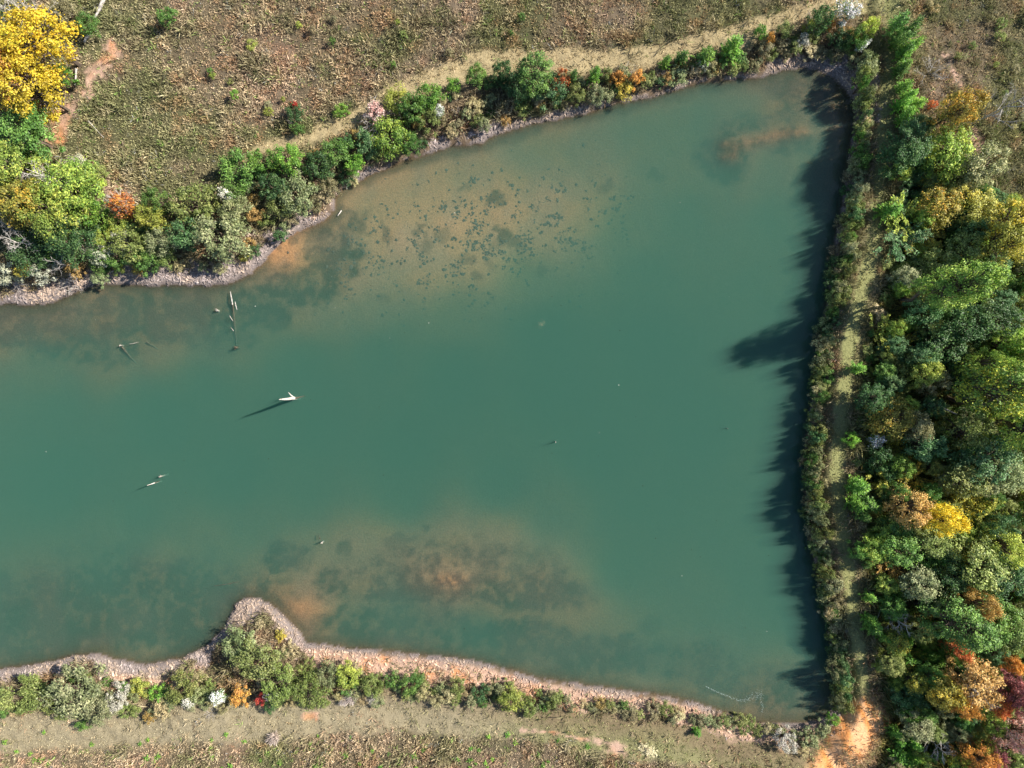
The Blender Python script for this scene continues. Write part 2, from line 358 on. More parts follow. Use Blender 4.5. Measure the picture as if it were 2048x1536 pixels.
def mat_leaf(name, c1, c2, bal=.5, rough=.5):
    """two leaf colours in clumps, each leaf a little different (mesh attribute col: r = leaf random)"""
    m, t = new_mat(name); L = t.links.new
    out = nd(t, 'ShaderNodeOutputMaterial'); b = nd(t, 'ShaderNodeBsdfPrincipled')
    b.inputs['Roughness'].default_value = rough; b.inputs['Specular IOR Level'].default_value = .5
    a = nd(t, 'ShaderNodeVertexColor', layer_name='col'); sp = nd(t, 'ShaderNodeSeparateColor'); L(a.outputs['Color'], sp.inputs[0])
    g = nd(t, 'ShaderNodeNewGeometry'); n = nd(t, 'ShaderNodeTexNoise'); n.inputs['Scale'].default_value = .55; n.inputs['Detail'].default_value = 2
    L(g.outputs['Position'], n.inputs['Vector'])
    ad = nd(t, 'ShaderNodeMath', operation='MULTIPLY_ADD'); L(sp.outputs[0], ad.inputs[0]); ad.inputs[1].default_value = .34; L(n.outputs['Fac'], ad.inputs[2])
    r = nd(t, 'ShaderNodeMapRange', interpolation_type='SMOOTHSTEP'); L(ad.outputs[0], r.inputs[0])
    r.inputs[1].default_value = .92 - bal * .5; r.inputs[2].default_value = 1.07 - bal * .5
    mx = nd(t, 'ShaderNodeMix', data_type='RGBA'); L(r.outputs[0], mx.inputs[0])
    mx.inputs[6].default_value = (*c1, 1); mx.inputs[7].default_value = (*c2, 1)
    v = nd(t, 'ShaderNodeMapRange'); L(sp.outputs[1], v.inputs[0]); v.inputs[3].default_value = .45; v.inputs[4].default_value = 1.55
    oi = nd(t, 'ShaderNodeObjectInfo')
    m2 = nd(t, 'ShaderNodeMix', data_type='RGBA', blend_type='MULTIPLY'); m2.inputs[0].default_value = 1
    L(mx.outputs[2], m2.inputs[6]); L(v.outputs[0], m2.inputs[7])
    m3 = nd(t, 'ShaderNodeMix', data_type='RGBA', blend_type='MULTIPLY'); m3.inputs[0].default_value = 1
    L(m2.outputs[2], m3.inputs[6]); L(oi.outputs['Color'], m3.inputs[7])
    L(m3.outputs[2], b.inputs['Base Color'])
    tr = nd(t, 'ShaderNodeBsdfTranslucent'); L(m3.outputs[2], tr.inputs[0])
    ms = nd(t, 'ShaderNodeMixShader'); ms.inputs[0].default_value = .25
    L(b.outputs[0], ms.inputs[1]); L(tr.outputs[0], ms.inputs[2]); L(ms.outputs[0], out.inputs[0])
    return m

def mat_bark(name, c1, c2):
    m, t = new_mat(name); L = t.links.new
    out = nd(t, 'ShaderNodeOutputMaterial'); b = nd(t, 'ShaderNodeBsdfPrincipled'); b.inputs['Roughness'].default_value = .85
    b.inputs['Specular IOR Level'].default_value = .2
    g = nd(t, 'ShaderNodeNewGeometry'); n = nd(t, 'ShaderNodeTexNoise'); n.inputs['Scale'].default_value = 5; n.inputs['Detail'].default_value = 4
    L(g.outputs['Position'], n.inputs['Vector'])
    mx = nd(t, 'ShaderNodeMix', data_type='RGBA'); r = nd(t, 'ShaderNodeMapRange'); r.inputs[1].default_value = .35; r.inputs[2].default_value = .65
    L(n.outputs['Fac'], r.inputs[0]); L(r.outputs[0], mx.inputs[0])
    mx.inputs[6].default_value = (*c1, 1); mx.inputs[7].default_value = (*c2, 1)
    L(mx.outputs[2], b.inputs['Base Color']); L(b.outputs[0], out.inputs[0])
    return m

def mat_water():
    m, t = new_mat('pond_water'); L = t.links.new
    out = nd(t, 'ShaderNodeOutputMaterial')
    tr = nd(t, 'ShaderNodeBsdfTransparent'); gl = nd(t, 'ShaderNodeBsdfGlossy'); gl.inputs['Roughness'].default_value = .12
    lw = nd(t, 'ShaderNodeLayerWeight'); lw.inputs['Blend'].default_value = .5
    pw = nd(t, 'ShaderNodeMath', operation='POWER'); L(lw.outputs['Facing'], pw.inputs[0]); pw.inputs[1].default_value = 5.0
    fr = nd(t, 'ShaderNodeMath', operation='MULTIPLY_ADD'); L(pw.outputs[0], fr.inputs[0]); fr.inputs[1].default_value = .978; fr.inputs[2].default_value = .022
    g = nd(t, 'ShaderNodeNewGeometry'); n = nd(t, 'ShaderNodeTexNoise'); n.inputs['Scale'].default_value = 3.5; n.inputs['Detail'].default_value = 3
    L(g.outputs['Position'], n.inputs['Vector'])
    bp = nd(t, 'ShaderNodeBump'); bp.inputs['Strength'].default_value = .1; bp.inputs['Distance'].default_value = .05
    L(n.outputs['Fac'], bp.inputs['Height']); L(bp.outputs[0], gl.inputs['Normal'])
    ms = nd(t, 'ShaderNodeMixShader'); L(fr.outputs[0], ms.inputs[0]); L(tr.outputs[0], ms.inputs[1]); L(gl.outputs[0], ms.inputs[2])
    L(ms.outputs[0], out.inputs['Surface'])
    vsn = nd(t, 'ShaderNodeVolumeScatter'); vsn.inputs['Color'].default_value = (.136, .258, .214, 1); vsn.inputs['Density'].default_value = 1.3
    vsn.inputs['Anisotropy'].default_value = 0.0
    va = nd(t, 'ShaderNodeVolumeAbsorption'); va.inputs['Color'].default_value = (.36, .65, .56, 1); va.inputs['Density'].default_value = 1.3
    ad = nd(t, 'ShaderNodeAddShader'); L(vsn.outputs[0], ad.inputs[0]); L(va.outputs[0], ad.inputs[1]); L(ad.outputs[0], out.inputs['Volume'])
    return m

MG = mat_ground(); MW = mat_water()
M_TUFT = mat_vcol('dry_weeds', .9, .2); M_MUD = mat_vcol('mud', .85)
BARK = mat_bark('bark', (.10, .075, .055), (.17, .13, .10))
PALE = mat_bark('weathered_wood', (.34, .31, .28), (.56, .52, .48))
GREY = mat_bark('grey_driftwood', (.22, .19, .16), (.46, .42, .37))
WHITEWOOD = mat_bark('bleached_wood', (.42, .37, .32), (.78, .73, .67))
SUNKEN = mat_bark('waterlogged_wood', (.07, .06, .04), (.12, .10, .07))
LEAF = {
 'olive': ((.14, .18, .045), (.25, .275, .085), .5), 'greyolive': ((.16, .19, .08), (.29, .30, .15), .5), 'green': ((.07, .15, .028), (.15, .255, .05), .5),
 'bright': ((.10, .23, .03), (.20, .34, .045), .5), 'dark': ((.038, .09, .026), (.085, .155, .042), .5), 'bluegreen': ((.06, .135, .045), (.16, .25, .10), .45),
 'yellowgreen': ((.22, .27, .045), (.38, .40, .075), .5), 'lime': ((.155, .24, .04), (.33, .385, .065), .5), 'yellow': ((.52, .37, .025), (.62, .47, .05), .5), 'goldtree': ((.62, .41, .03), (.56, .45, .04), .5),
 'gold': ((.26, .25, .05), (.48, .38, .05), .5), 'orange': ((.40, .19, .045), (.56, .31, .06), .5), 'fire': ((.46, .14, .05), (.54, .26, .05), .5), 'red': ((.45, .05, .05), (.55, .17, .05), .4),
 'burgundy': ((.20, .07, .075), (.38, .12, .11), .5), 'pink': ((.52, .27, .22), (.60, .46, .38), .6), 'tan': ((.33, .28, .14), (.44, .38, .21), .5), 'rust': ((.30, .20, .06), (.45, .32, .11), .5),
 'oliveorange': ((.22, .20, .035), (.44, .26, .03), .4), 'brown': ((.18, .165, .08), (.29, .26, .14), .5), 'white': ((.66, .66, .60), (.78, .77, .70), .5), 'straw': ((.50, .45, .38), (.62, .58, .52), .5),
 'greenyellow': ((.11, .17, .03), (.38, .34, .04), .5), 'silver': ((.32, .33, .24), (.48, .47, .39), .5)}
LM = {k: mat_leaf('leaves_' + k, *v) for k, v in LEAF.items()}

# ------------------------------------------------------------------ objects bookkeeping
def link(name, me, mat=None, parent=None):
    o = bpy.data.objects.new(name, me); col.objects.link(o)
    if mat is not None:
        me.materials.clear(); me.materials.append(mat)
    if parent is not None:
        o.parent = parent
    return o

def tag(o, label, cat=None, group=None, kind=None):
    o['label'] = label
    if cat: o['category'] = cat
    if group: o['group'] = group
    if kind: o['kind'] = kind
    return o

def empty(name, loc, rz=0, scale=(1, 1, 1)):
    o = bpy.data.objects.new(name, None); o.empty_display_size = .3
    o.location = loc; o.rotation_euler = (0, 0, rz); o.scale = scale; col.objects.link(o); return o

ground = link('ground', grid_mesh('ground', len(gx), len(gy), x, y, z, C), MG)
tag(ground, 'dry autumn ground with muddy banks, mown tracks and a shallow pond bed', 'ground', kind='structure')

wv = np.array([[-110, -55, 0], [52, -55, 0], [52, 55, 0], [-110, 55, 0], [-110, -55, -7], [52, -55, -7], [52, 55, -7], [-110, 55, -7]], float)
wf = [[0, 1, 2, 3], [7, 6, 5, 4], [0, 4, 5, 1], [1, 5, 6, 2], [2, 6, 7, 3], [3, 7, 4, 0]]
water = link('pond_water', poly_mesh('pond_water', wv, wf, 4), MW)
tag(water, 'still murky green pond water filling the basin', 'water', kind='structure')

# ------------------------------------------------------------------ low cover: weeds, mown grass, mud clods (nobody could count these)
def tuft_mesh(name, xs, ys, zs, hts, rad, cols, nb, width, spread=1.0):
    """nb leaf blades (2 tris each) per tuft"""
    n = len(xs)
    ang = rng.uniform(0, 2 * np.pi, (n, nb)); lean = rng.uniform(.15, 1.15, (n, nb)) * spread
    ln = hts[:, None] * rng.uniform(.55, 1.25, (n, nb)); r0 = rad[:, None] * np.sqrt(rng.uniform(0, 1, (n, nb)))
    a0 = rng.uniform(0, 2 * np.pi, (n, nb))
    bx = xs[:, None] + r0 * np.cos(a0); by = ys[:, None] + r0 * np.sin(a0); bz = np.repeat(zs[:, None], nb, 1) - .03
    dx = np.cos(ang) * np.sin(lean); dy = np.sin(ang) * np.sin(lean); dz = np.cos(lean)
    tw = rng.uniform(0, 2 * np.pi, (n, nb)); wd = width * rng.uniform(.6, 1.5, (n, nb))
    # side vector roughly perpendicular to the blade
    sx = -np.sin(ang) * np.cos(tw) + np.cos(ang) * np.cos(lean) * np.sin(tw)
    sy = np.cos(ang) * np.cos(tw) + np.sin(ang) * np.cos(lean) * np.sin(tw)
    sz = -np.sin(lean) * np.sin(tw)
    base = np.stack([bx, by, bz], -1); d = np.stack([dx, dy, dz], -1); s = np.stack([sx, sy, sz], -1)
    mid = base + d * (ln * .55)[..., None]; tip = base + d * ln[..., None]
    tip[..., 2] -= .12 * ln
    v = np.stack([base, mid - s * wd[..., None], tip, mid + s * wd[..., None]], 2).reshape(-1, 3)
    f = np.arange(n * nb * 4).reshape(-1, 4)
    cc = cols[:, None, :] * rng.uniform(.65, 1.4, (n, nb, 1)); cc = np.repeat(cc.reshape(-1, 3), 4, 0)
    return poly_mesh(name, v, f, 4, cc)

def scatter(n, lo=(-56, -43), hi=(56, 43)):
    xs = rng.uniform(lo[0], hi[0], n); ys = rng.uniform(lo[1], hi[1], n)
    s = shore_sd(xs, ys); zz = height(xs, ys, s); px, py = to_px(xs, ys, zz)
    return xs, ys, s, zz, px, py, masks(px, py, s, xs, ys)

xs, ys, s_, zz, px, py, mk = scatter(300000)
dens = np.ones(len(xs))
dens *= (s_ > .6) * (1 - mk['mud']) * (1 - .8 * mk['dirt']) * (1 - .8 * mk['er']) * (1 - .93 * mk['pt']) * (1 - .93 * mk['pb']) * (1 - .97 * mk['pd'])
dens *= np.where(mk['forest'] > .5, .8, 1)
keep = rng.uniform(0, 1, len(xs)) < dens * .62
xs, ys, s_, zz, px, py = [a[keep] for a in (xs, ys, s_, zz, px, py)]; mk = {k: v[keep] for k, v in mk.items()}
fc = field_col(px, py, xs, ys) * 1.12
fr_ = rng.uniform(0, 1, (len(xs), 1))
fc = np.where(fr_ < .12, fc * [1.35, 1.3, 1.35], np.where(fr_ > .93, fc * [.62, 1.02, .5], fc))
fc = np.where((rng.uniform(0, 1, (len(xs), 1)) < .03), np.array([.36, .36, .33]), fc)
bk = (1 - smooth(3, 6, s_))
fc = mixc(fc, [.17, .125, .08], bk * .5)
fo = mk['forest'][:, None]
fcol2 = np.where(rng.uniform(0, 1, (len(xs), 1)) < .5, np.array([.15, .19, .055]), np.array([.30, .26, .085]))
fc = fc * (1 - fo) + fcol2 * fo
htt = rng.uniform(.2, .55, len(xs)) * (1 + 1.3 * mk['forest'] + .5 * bk)
hp_ = fbm(xs * .55, ys * .55, 181, 3)
htt = htt * (.6 + 1.0 * smooth(.35, .75, hp_))
nf_ = (1 - mk['forest'])
m1_ = fbm(xs * .75, ys * .75, 185, 3); m2_ = fbm(xs * 1.0 + 9, ys * 1.0, 187, 3)
fc = mixc(fc, [.50, .29, .165], smooth(.58, .72, m1_) * .55 * nf_)
fc = mixc(fc, [.19, .20, .09], smooth(.44, .30, m1_) * .6 * nf_)
fc = mixc(fc, [.66, .56, .36], smooth(.60, .74, m2_) * .6 * nf_)
htt = htt * (1 + .5 * smooth(.44, .30, m1_))
fc = fc * (.78 + .5 * fbm(xs * 1.1, ys * 1.1, 183, 2))[:, None]
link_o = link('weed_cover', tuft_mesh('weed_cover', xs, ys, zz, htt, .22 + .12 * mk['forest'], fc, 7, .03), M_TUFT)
tag(link_o, 'rough dry meadow weeds and grass covering the unmown ground', 'weeds', kind='stuff')

xs, ys, s_, zz, px, py, mk = scatter(150000)
mown = np.maximum(np.maximum(mk['pt'], mk['pb']), np.maximum(mk['pd'] * .9, (1 - smooth(30, 80, mk['dc'])) * .6)) * (1 - mk['dirt']) * (s_ > 1.0)
keep = rng.uniform(0, 1, len(xs)) < mown
xs, ys, s_, zz, px, py = [a[keep] for a in (xs, ys, s_, zz, px, py)]; mk = {k: v[keep] for k, v in mk.items()}
gc = np.ones((len(xs), 3)) * np.array([.60, .50, .30])
gc = mixc(gc, [.46, .41, .27], mk['pb'])
gc = mixc(gc, [.44, .46, .20], mk['pb'] * smooth(850, 1150, px) * .9)
gc = mixc(gc, [.44, .44, .21], (1 - smooth(30, 90, mk['dc'])) * .85)
# mowing rows and wheel tracks: shorter, paler strips along the track
rows = .5 + .5 * np.sin(np.minimum(np.minimum(seg_dist(px, py, PATH_TOP), seg_dist(px, py, PATH_BOT)), seg_dist(px, py, CREST)) * .55)
gc = gc * (.82 + .3 * rows[:, None]) * (.85 + .3 * fbm(xs * .6, ys * .6, 131, 3)[:, None])
g_o = link('mown_grass', tuft_mesh('mown_grass', xs, ys, zz, rng.uniform(.08, .22, len(xs)) * (.5 + .7 * (1 - rows)), np.full(len(xs), .16), gc * rng.uniform(.7, 1.3, (len(xs), 1)), 6, .032, 1.0), M_TUFT)
tag(g_o, 'short mown grass on the tracks round the pond and along the dam', 'grass', kind='stuff')

def lump_mesh(name, xs, ys, zs, sz, cols, flat=.6, lo=.9, hi=2.4):
    n = len(xs)
    t = (1 + 5 ** .5) / 2
    ico = np.array([[-1, t, 0], [1, t, 0], [-1, -t, 0], [1, -t, 0], [0, -1, t], [0, 1, t], [0, -1, -t], [0, 1, -t], [t, 0, -1], [t, 0, 1], [-t, 0, -1], [-t, 0, 1]]) / 1.9
    tri = np.array([[0, 11, 5], [0, 5, 1], [0, 1, 7], [0, 7, 10], [0, 10, 11], [1, 5, 9], [5, 11, 4], [11, 10, 2], [10, 7, 6], [7, 1, 8], [3, 9, 4], [3, 4, 2], [3, 2, 6], [3, 6, 8], [3, 8, 9], [4, 9, 5], [2, 4, 11], [6, 2, 10], [8, 6, 7], [9, 8, 1]])
    v = ico[None] * rng.uniform(.6, 1.25, (n, 12, 1)) * sz[:, None, None]
    asp = np.stack([rng.uniform(lo, hi, n), rng.uniform(.5, .9, n) if hi > 2 else rng.uniform(.7, 1.3, n), np.full(n, flat)], -1)
    v = v * asp[:, None, :]
    a = rng.uniform(0, 2 * np.pi, n); c, s = np.cos(a)[:, None], np.sin(a)[:, None]
    vx = v[..., 0] * c - v[..., 1] * s + xs[:, None]; vy = v[..., 0] * s + v[..., 1] * c + ys[:, None]; vz = v[..., 2] + zs[:, None]
    f = (tri[None] + (np.arange(n) * 12)[:, None, None]).reshape(-1, 3)
    cc = np.repeat(cols * rng.uniform(.75, 1.2, (n, 1)), 12, 0)
    return poly_mesh(name, np.stack([vx, vy, vz], -1).reshape(-1, 3), f, 3, cc)

xs, ys, s_, zz, px, py, mk = scatter(620000)
keep = (rng.uniform(0, 1, len(xs)) < np.maximum(mk['mud'] * .9, mk['er'] * .35) * (1 - .7 * mk['forest'])) & (s_ > .0)
xs, ys, s_, zz, px, py = [a[keep] for a in (xs, ys, s_, zz, px, py)]; mk = {k: v[keep] for k, v in mk.items()}
mc = mixc(np.ones((len(xs), 3)) * np.array([.31, .26, .245]), [.56, .36, .25], mk['er'] * .9)
mc = mc * (.6 + .4 * smooth(.05, .6, s_))[:, None]
mc = mixc(mc, [.40, .30, .22], smooth(.42, .62, fbm(xs * .35, ys * .35, 153, 3)) * .7)
mc = np.where(rng.uniform(0, 1, (len(xs), 1)) < .3, mc * 1.35, mc) * (.75 + .5 * fbm(xs * .9, ys * .9, 151, 3)[:, None])
cl = link('mud_clods', lump_mesh('mud_clods', xs, ys, zz, rng.uniform(.25, 1, len(xs)) ** 2 * .15 * np.clip(s_ * 1.5 + .4, .4, 1), mc, .95), M_MUD)
tag(cl, 'crumbly grey mud clods drying along the exposed shore', 'mud', kind='stuff')

# weed tufts standing on the pond floor among the pale sand
n = 5200
xs = rng.uniform(-24, 12, n); ys = rng.uniform(4, 24, n); s_ = shore_sd(xs, ys); zz = height(xs, ys, s_); px, py = to_px(xs, ys, 0)
dn = np.exp(-((px - 950) / 190) ** 2 - ((py - 475) / 95) ** 2) * 1.1 + .35 * np.exp(-((px - 1120) / 150) ** 2 - ((py - 430) / 90) ** 2) + .3 * np.exp(-((px - 760) / 120) ** 2 - ((py - 540) / 70) ** 2)
cln = smooth(.46, .66, fbm(xs * .8, ys * .8, 141, 4)) * 1.2 - .15
keep = (rng.uniform(0, 1, n) < dn * (.25 + cln)) & (s_ < -1.0)
xs, ys, zz = xs[keep], ys[keep], zz[keep]
xs = np.repeat(xs, 4); ys = np.repeat(ys, 4); zz = np.repeat(zz, 4)
js_ = .16 * rng.uniform(.2, 1.4, len(xs) // 4).repeat(4)
xs = xs + rng.normal(0, 1, len(xs)) * js_; ys = ys + rng.normal(0, 1, len(ys)) * js_
sw = link('submerged_weed_tufts', lump_mesh('submerged_weed_tufts', xs, ys, zz + .02, (.035 + .13 * rng.uniform(0, 1, len(xs)) ** 3), np.ones((len(xs), 3)) * np.array([.095, .09, .068]), .3, .7, 1.4), M_MUD)
tag(sw, 'small dark weed tufts dotted over the pale sandy pond bed', 'water weed', kind='stuff')

# ------------------------------------------------------------------ plant prototypes
def unit(v):
    return v / (np.linalg.norm(v, axis=-1, keepdims=True) + 1e-9)

def leaves(cent, nrm, size, aspect=.55, jitter=.8, dirs=None):
    """one folded diamond leaf per centre"""
    n = len(cent)
    nn = unit(nrm + jitter * rng.normal(0, 1, (n, 3)) * .6)
    if dirs is None:
        dirs = rng.normal(0, 1, (n, 3))
    u = unit(dirs - nn * np.sum(dirs * nn, 1, keepdims=True)); s = np.cross(nn, u)
    L = size * rng.uniform(.6, 1.35, (n, 1)); Wd = L * aspect
    v = np.stack([cent - u * L * .5, cent - s * Wd * .5 - nn * L * .12, cent + u * L * .5, cent + s * Wd * .5 - nn * L * .12], 1).reshape(-1, 3)
    return v

def leaf_mesh(name, v):
    n = len(v) // 4
    f = np.arange(n * 4).reshape(-1, 4)
    r = np.stack([rng.uniform(0, 1, n), rng.uniform(0, 1, n), rng.uniform(0, 1, n)], -1)
    return poly_mesh(name, v, f, 4, np.repeat(r, 4, 0))

def tubes(segs, sides=5):
    """segs: list of (p0, p1, r0, r1)"""
    V = []; Fc = []
    for p0, p1, r0, r1 in segs:
        p0 = np.array(p0, float); p1 = np.array(p1, float); d = unit((p1 - p0)[None])[0]
        a = np.array([0, 0, 1.0]) if abs(d[2]) < .9 else np.array([1.0, 0, 0])
        u = unit(np.cross(d, a)[None])[0]; w_ = np.cross(d, u); b = len(V)
        for p, r in ((p0, r0), (p1, r1)):
            for k in range(sides):
                t = 2 * math.pi * k / sides
                V.append(p + r * (math.cos(t) * u + math.sin(t) * w_))
        for k in range(sides):
            Fc.append([b + k, b + (k + 1) % sides, b + sides + (k + 1) % sides, b + sides + k])
    return np.array(V), Fc

def crown(r, z0, z1, nl, lr, nleaf, leaf, flat=1.0, top=.5):
    """lobed crown: returns leaf vertices and lobe centres"""
    lob = []
    for i in range(nl):
        t = (i + .5) / nl; a = i * 2.399 + rng.uniform(-.4, .4)
        zz_ = z0 + (z1 - z0) * (.12 + .88 * rng.uniform(0, 1) ** top)
        prof = math.sqrt(max(0.05, 1 - ((zz_ - z0) / (z1 - z0) * 1.0 - .32) ** 2 / .62))
        rr = (r - lr * .6) * prof * math.sqrt(rng.uniform(.12, 1))
        lob.append((rr * math.cos(a), rr * math.sin(a), min(zz_, z1 - lr * .5), lr * rng.uniform(.4, 1.4)))
    lob = np.array(lob)
    k = rng.integers(0, nl, nleaf)
    d = unit(rng.normal(0, 1, (nleaf, 3)) + np.array([0, 0, .35]))
    rad = lob[k, 3:4] * (rng.uniform(.25, 1, (nleaf, 1)) ** .5) * (1 + .3 * rng.normal(0, 1, (nleaf, 1)))
    c = lob[k, :3] + d * rad * np.array([1, 1, .8 * flat])
    c[:, 2] = np.maximum(c[:, 2], z0 * .6)
    return leaves(c, d + np.array([0, 0, .5]), leaf), lob

PROTO = {}
def limbs(lob, zt, rb, stems=1, spread=.0):
    segs = []
    top = np.array([0, 0, zt])
    if stems == 1:
        prev = np.array([0, 0, -.3])
        for i in range(4):
            q = np.array([rng.normal(0, .05 * zt), rng.normal(0, .05 * zt), zt * (i + 1) / 4]); segs.append((prev, q, rb * (1 - i * .17), rb * (1 - (i + 1) * .17))); prev = q
        top = prev
    for L_ in lob:
        st = top * rng.uniform(.55, 1) if stems == 1 else np.array([rng.normal(0, .12), rng.normal(0, .12), -.15])
        mid = st * .45 + L_[:3] * .55 + np.array([0, 0, .1 * zt])
        segs.append((st, mid, rb * .4, rb * .25)); segs.append((mid, L_[:3], rb * .25, rb * .08))
    return tubes(segs)

def add_proto(kind, r, h, parts):
    PROTO.setdefault(kind, []).append((r, h, parts))

for i in range(4):
    v, lob = crown(1.3, .12, 1.95, 19, .37, 1700, .16, top=.75)
    tv, tf = limbs(lob, .9, .06, 3)
    add_proto('shrub', 1.3, 1.9, [('stem', poly_mesh('shrub_stem', tv, tf, 4), 'bark'), ('foliage', leaf_mesh('shrub_foliage', v), 'leaf')])
for i in range(4):
    v, lob = crown(2.25, .25, 3.3, 34, .52, 3600, .19, top=.7)
    tv, tf = limbs(lob, 1.4, .11, 3)
    add_proto('bush', 2.2, 3.2, [('stem', poly_mesh('bush_stem', tv, tf, 4), 'bark'), ('foliage', leaf_mesh('bush_foliage', v), 'leaf')])
for i in range(4):
    v, lob = crown(3.1, 1.6, 8.1, 58, .68, 6000, .24, top=.8)
    tv, tf = limbs(lob, 4.6, .2)
    add_proto('tree', 3.0, 8.0, [('trunk', poly_mesh('tree_trunk', tv, tf, 4), 'bark'), ('crown', leaf_mesh('tree_crown', v), 'leaf')])
for i in range(3):
    v, lob = crown(3.5, 3.0, 14.0, 78, .85, 9500, .26, top=.95)
    tv, tf = limbs(lob, 9.5, .3)
    add_proto('talltree', 3.4, 14.0, [('trunk', poly_mesh('tall_trunk', tv, tf, 4), 'bark'), ('crown', leaf_mesh('tall_crown', v), 'leaf')])
for i in range(4):   # young conifers: whorls of upswept needle sprays
    cs = []; ns = []; ds = []; segs = [((0, 0, -.2), (0, 0, 3.8), .07, .015)]
    for wv_ in range(11):
        z_ = .25 + 3.5 * wv_ / 10.5; Lb = 1.15 * (1 - wv_ / 12.5) ** .8 * rng.uniform(.8, 1.15)
        nb = 7 if wv_ < 7 else 5
        for b_ in range(nb):
            a = 2 * math.pi * (b_ + rng.uniform(-.3, .3)) / nb + wv_ * .7; Lq = Lb * rng.uniform(.7, 1.1)
            d = np.array([math.cos(a), math.sin(a), .42]); segs.append(((0, 0, z_), tuple(np.array([0, 0, z_]) + d * Lq * .9), .018, .005))
            m_ = max(6, int(30 * Lq))
            t = rng.uniform(.12, 1, (m_, 1)) ** .8
            p = np.array([0, 0, z_]) + d * Lq * t + np.array([0, 0, 1]) * .12 * t ** 2 + rng.normal(0, .07, (m_, 3))
            cs.append(p); ns.append(np.tile([0, 0, 1.0], (m_, 1))); ds.append(d + rng.normal(0, .55, (m_, 3)))
    v = leaves(np.concatenate(cs), np.concatenate(ns), .27, .32, .7, np.concatenate(ds))
    tv, tf = tubes(segs, 4)
    add_proto('conifer', 1.15, 4.0, [('trunk', poly_mesh('conifer_trunk', tv, tf, 4), 'bark'), ('foliage', leaf_mesh('conifer_foliage', v), 'leaf')])
for i in range(4):   # arching feathery plants
    cs = []; ns = []; ds = []; segs = []
    for b_ in range(34):
        a = rng.uniform(0, 2 * math.pi); ln = rng.uniform(.9, 1.9); up = rng.uniform(.9, 2.0); o = np.array([rng.normal(0, .35), rng.normal(0, .35), 0])
        m_ = 34; t = np.linspace(.2, 1, m_)[:, None]
        p = o + np.array([math.cos(a), math.sin(a), 0]) * ln * t + np.array([0, 0, 1]) * up * (1.7 * t - 0.85 * t ** 2)
        sgn = np.where(np.arange(m_) % 2 == 0, 1, -1)[:, None]
        sd_ = np.array([-math.sin(a), math.cos(a), 0]) * sgn
        cs.append(p + sd_ * .09 + rng.normal(0, .02, (m_, 3))); ns.append(np.tile([0, 0, 1.0], (m_, 1))); ds.append(sd_ + np.array([math.cos(a), math.sin(a), 0]) * .5)
        for q in range(3):
            segs.append((p[q * 11] if q else o - [0, 0, .1], p[min(33, q * 11 + 11)], .02 - .005 * q, .015 - .005 * q))
    v = leaves(np.concatenate(cs), np.concatenate(ns), .2, .38, .5, np.concatenate(ds))
    tv, tf = tubes(segs, 3)
    add_proto('frond', 1.7, 2.0, [('stem', poly_mesh('frond_stem', tv, tf, 4), 'bark'), ('foliage', leaf_mesh('frond_foliage', v), 'leaf')])

def branchy(h, r, levels, n0, rad):
    segs = []
    def grow(p, d, L, rd, lv):
        q = p + d * L; segs.append((p, q, rd, rd * .65))
        if lv == 0: return
        for _ in range(3 if lv > 1 else 4):
            nd_ = unit((d + rng.normal(0, .55, 3) + np.array([0, 0, .12]))[None])[0]
            grow(p + d * L * rng.uniform(.5, 1), nd_, L * rng.uniform(.5, .8), rd * .55, lv - 1)
    for i in range(n0):
        a = 2 * math.pi * i / n0 + rng.uniform(-.4, .4)
        d = unit(np.array([[math.cos(a) * r, math.sin(a) * r, h * rng.uniform(.6, 1.1)]]))[0]
        grow(np.array([rng.normal(0, .1), rng.normal(0, .1), -.1]), d, h * .42, rad, levels)
    return segs

for i in range(4):
    segs = branchy(2.0, 1.7, 3, 6, .035); tv, tf = tubes(segs, 3)
    add_proto('bare', 1.4, 2.2, [('branches', poly_mesh('bare_branches', tv, tf, 4), 'pale')])
for i in range(3):
    segs = [((0, 0, -.3), (.1, .05, 3.2), .13, .09)]
    for q in range(9):
        a = q * 2.4; z_ = 2.0 + q * .5; p = np.array([.1, .05, z_])
        d = unit(np.array([[math.cos(a), math.sin(a), .8]]))[0]
        def grow(p, d, L, rd, lv):
            e = p + d * L; segs.append((p, e, rd, rd * .6))
            if lv == 0: return
            for _ in range(3):
                grow(p + d * L * rng.uniform(.45, 1), unit((d + rng.normal(0, .5, 3))[None])[0], L * rng.uniform(.5, .75), rd * .55, lv - 1)
        grow(p, d, 1.3 * (1.2 - q * .07), .05, 3)
    segs.append(((.1, .05, 3.2), (0, .1, 7.0), .09, .02))
    tv, tf = tubes(segs, 3)
    add_proto('baretree', 2.0, 7.2, [('trunk', poly_mesh('bare_trunk', tv, tf, 4), 'pale')])
for i in range(3):   # groundsel: green shrub with white seed heads on its lit crown
    v, lob = crown(1.3, .15, 1.8, 11, .5, 1000, .16, top=.6)
    tv, tf = limbs(lob, .9, .05, 3)
    k = rng.integers(0, len(lob), 900); d = unit(rng.normal(0, 1, (900, 3)) + np.array([.6, .2, 1.2]))
    fv = leaves(lob[k, :3] + d * lob[k, 3:4] * rng.uniform(.9, 1.25, (900, 1)), d, .13, .9, 1.0)
    add_proto('groundsel', 1.3, 1.9, [('stem', poly_mesh('groundsel_stem', tv, tf, 4), 'bark'), ('foliage', leaf_mesh('groundsel_foliage', v), 'leaf2'), ('seed_heads', leaf_mesh('groundsel_heads', fv), 'leaf')])
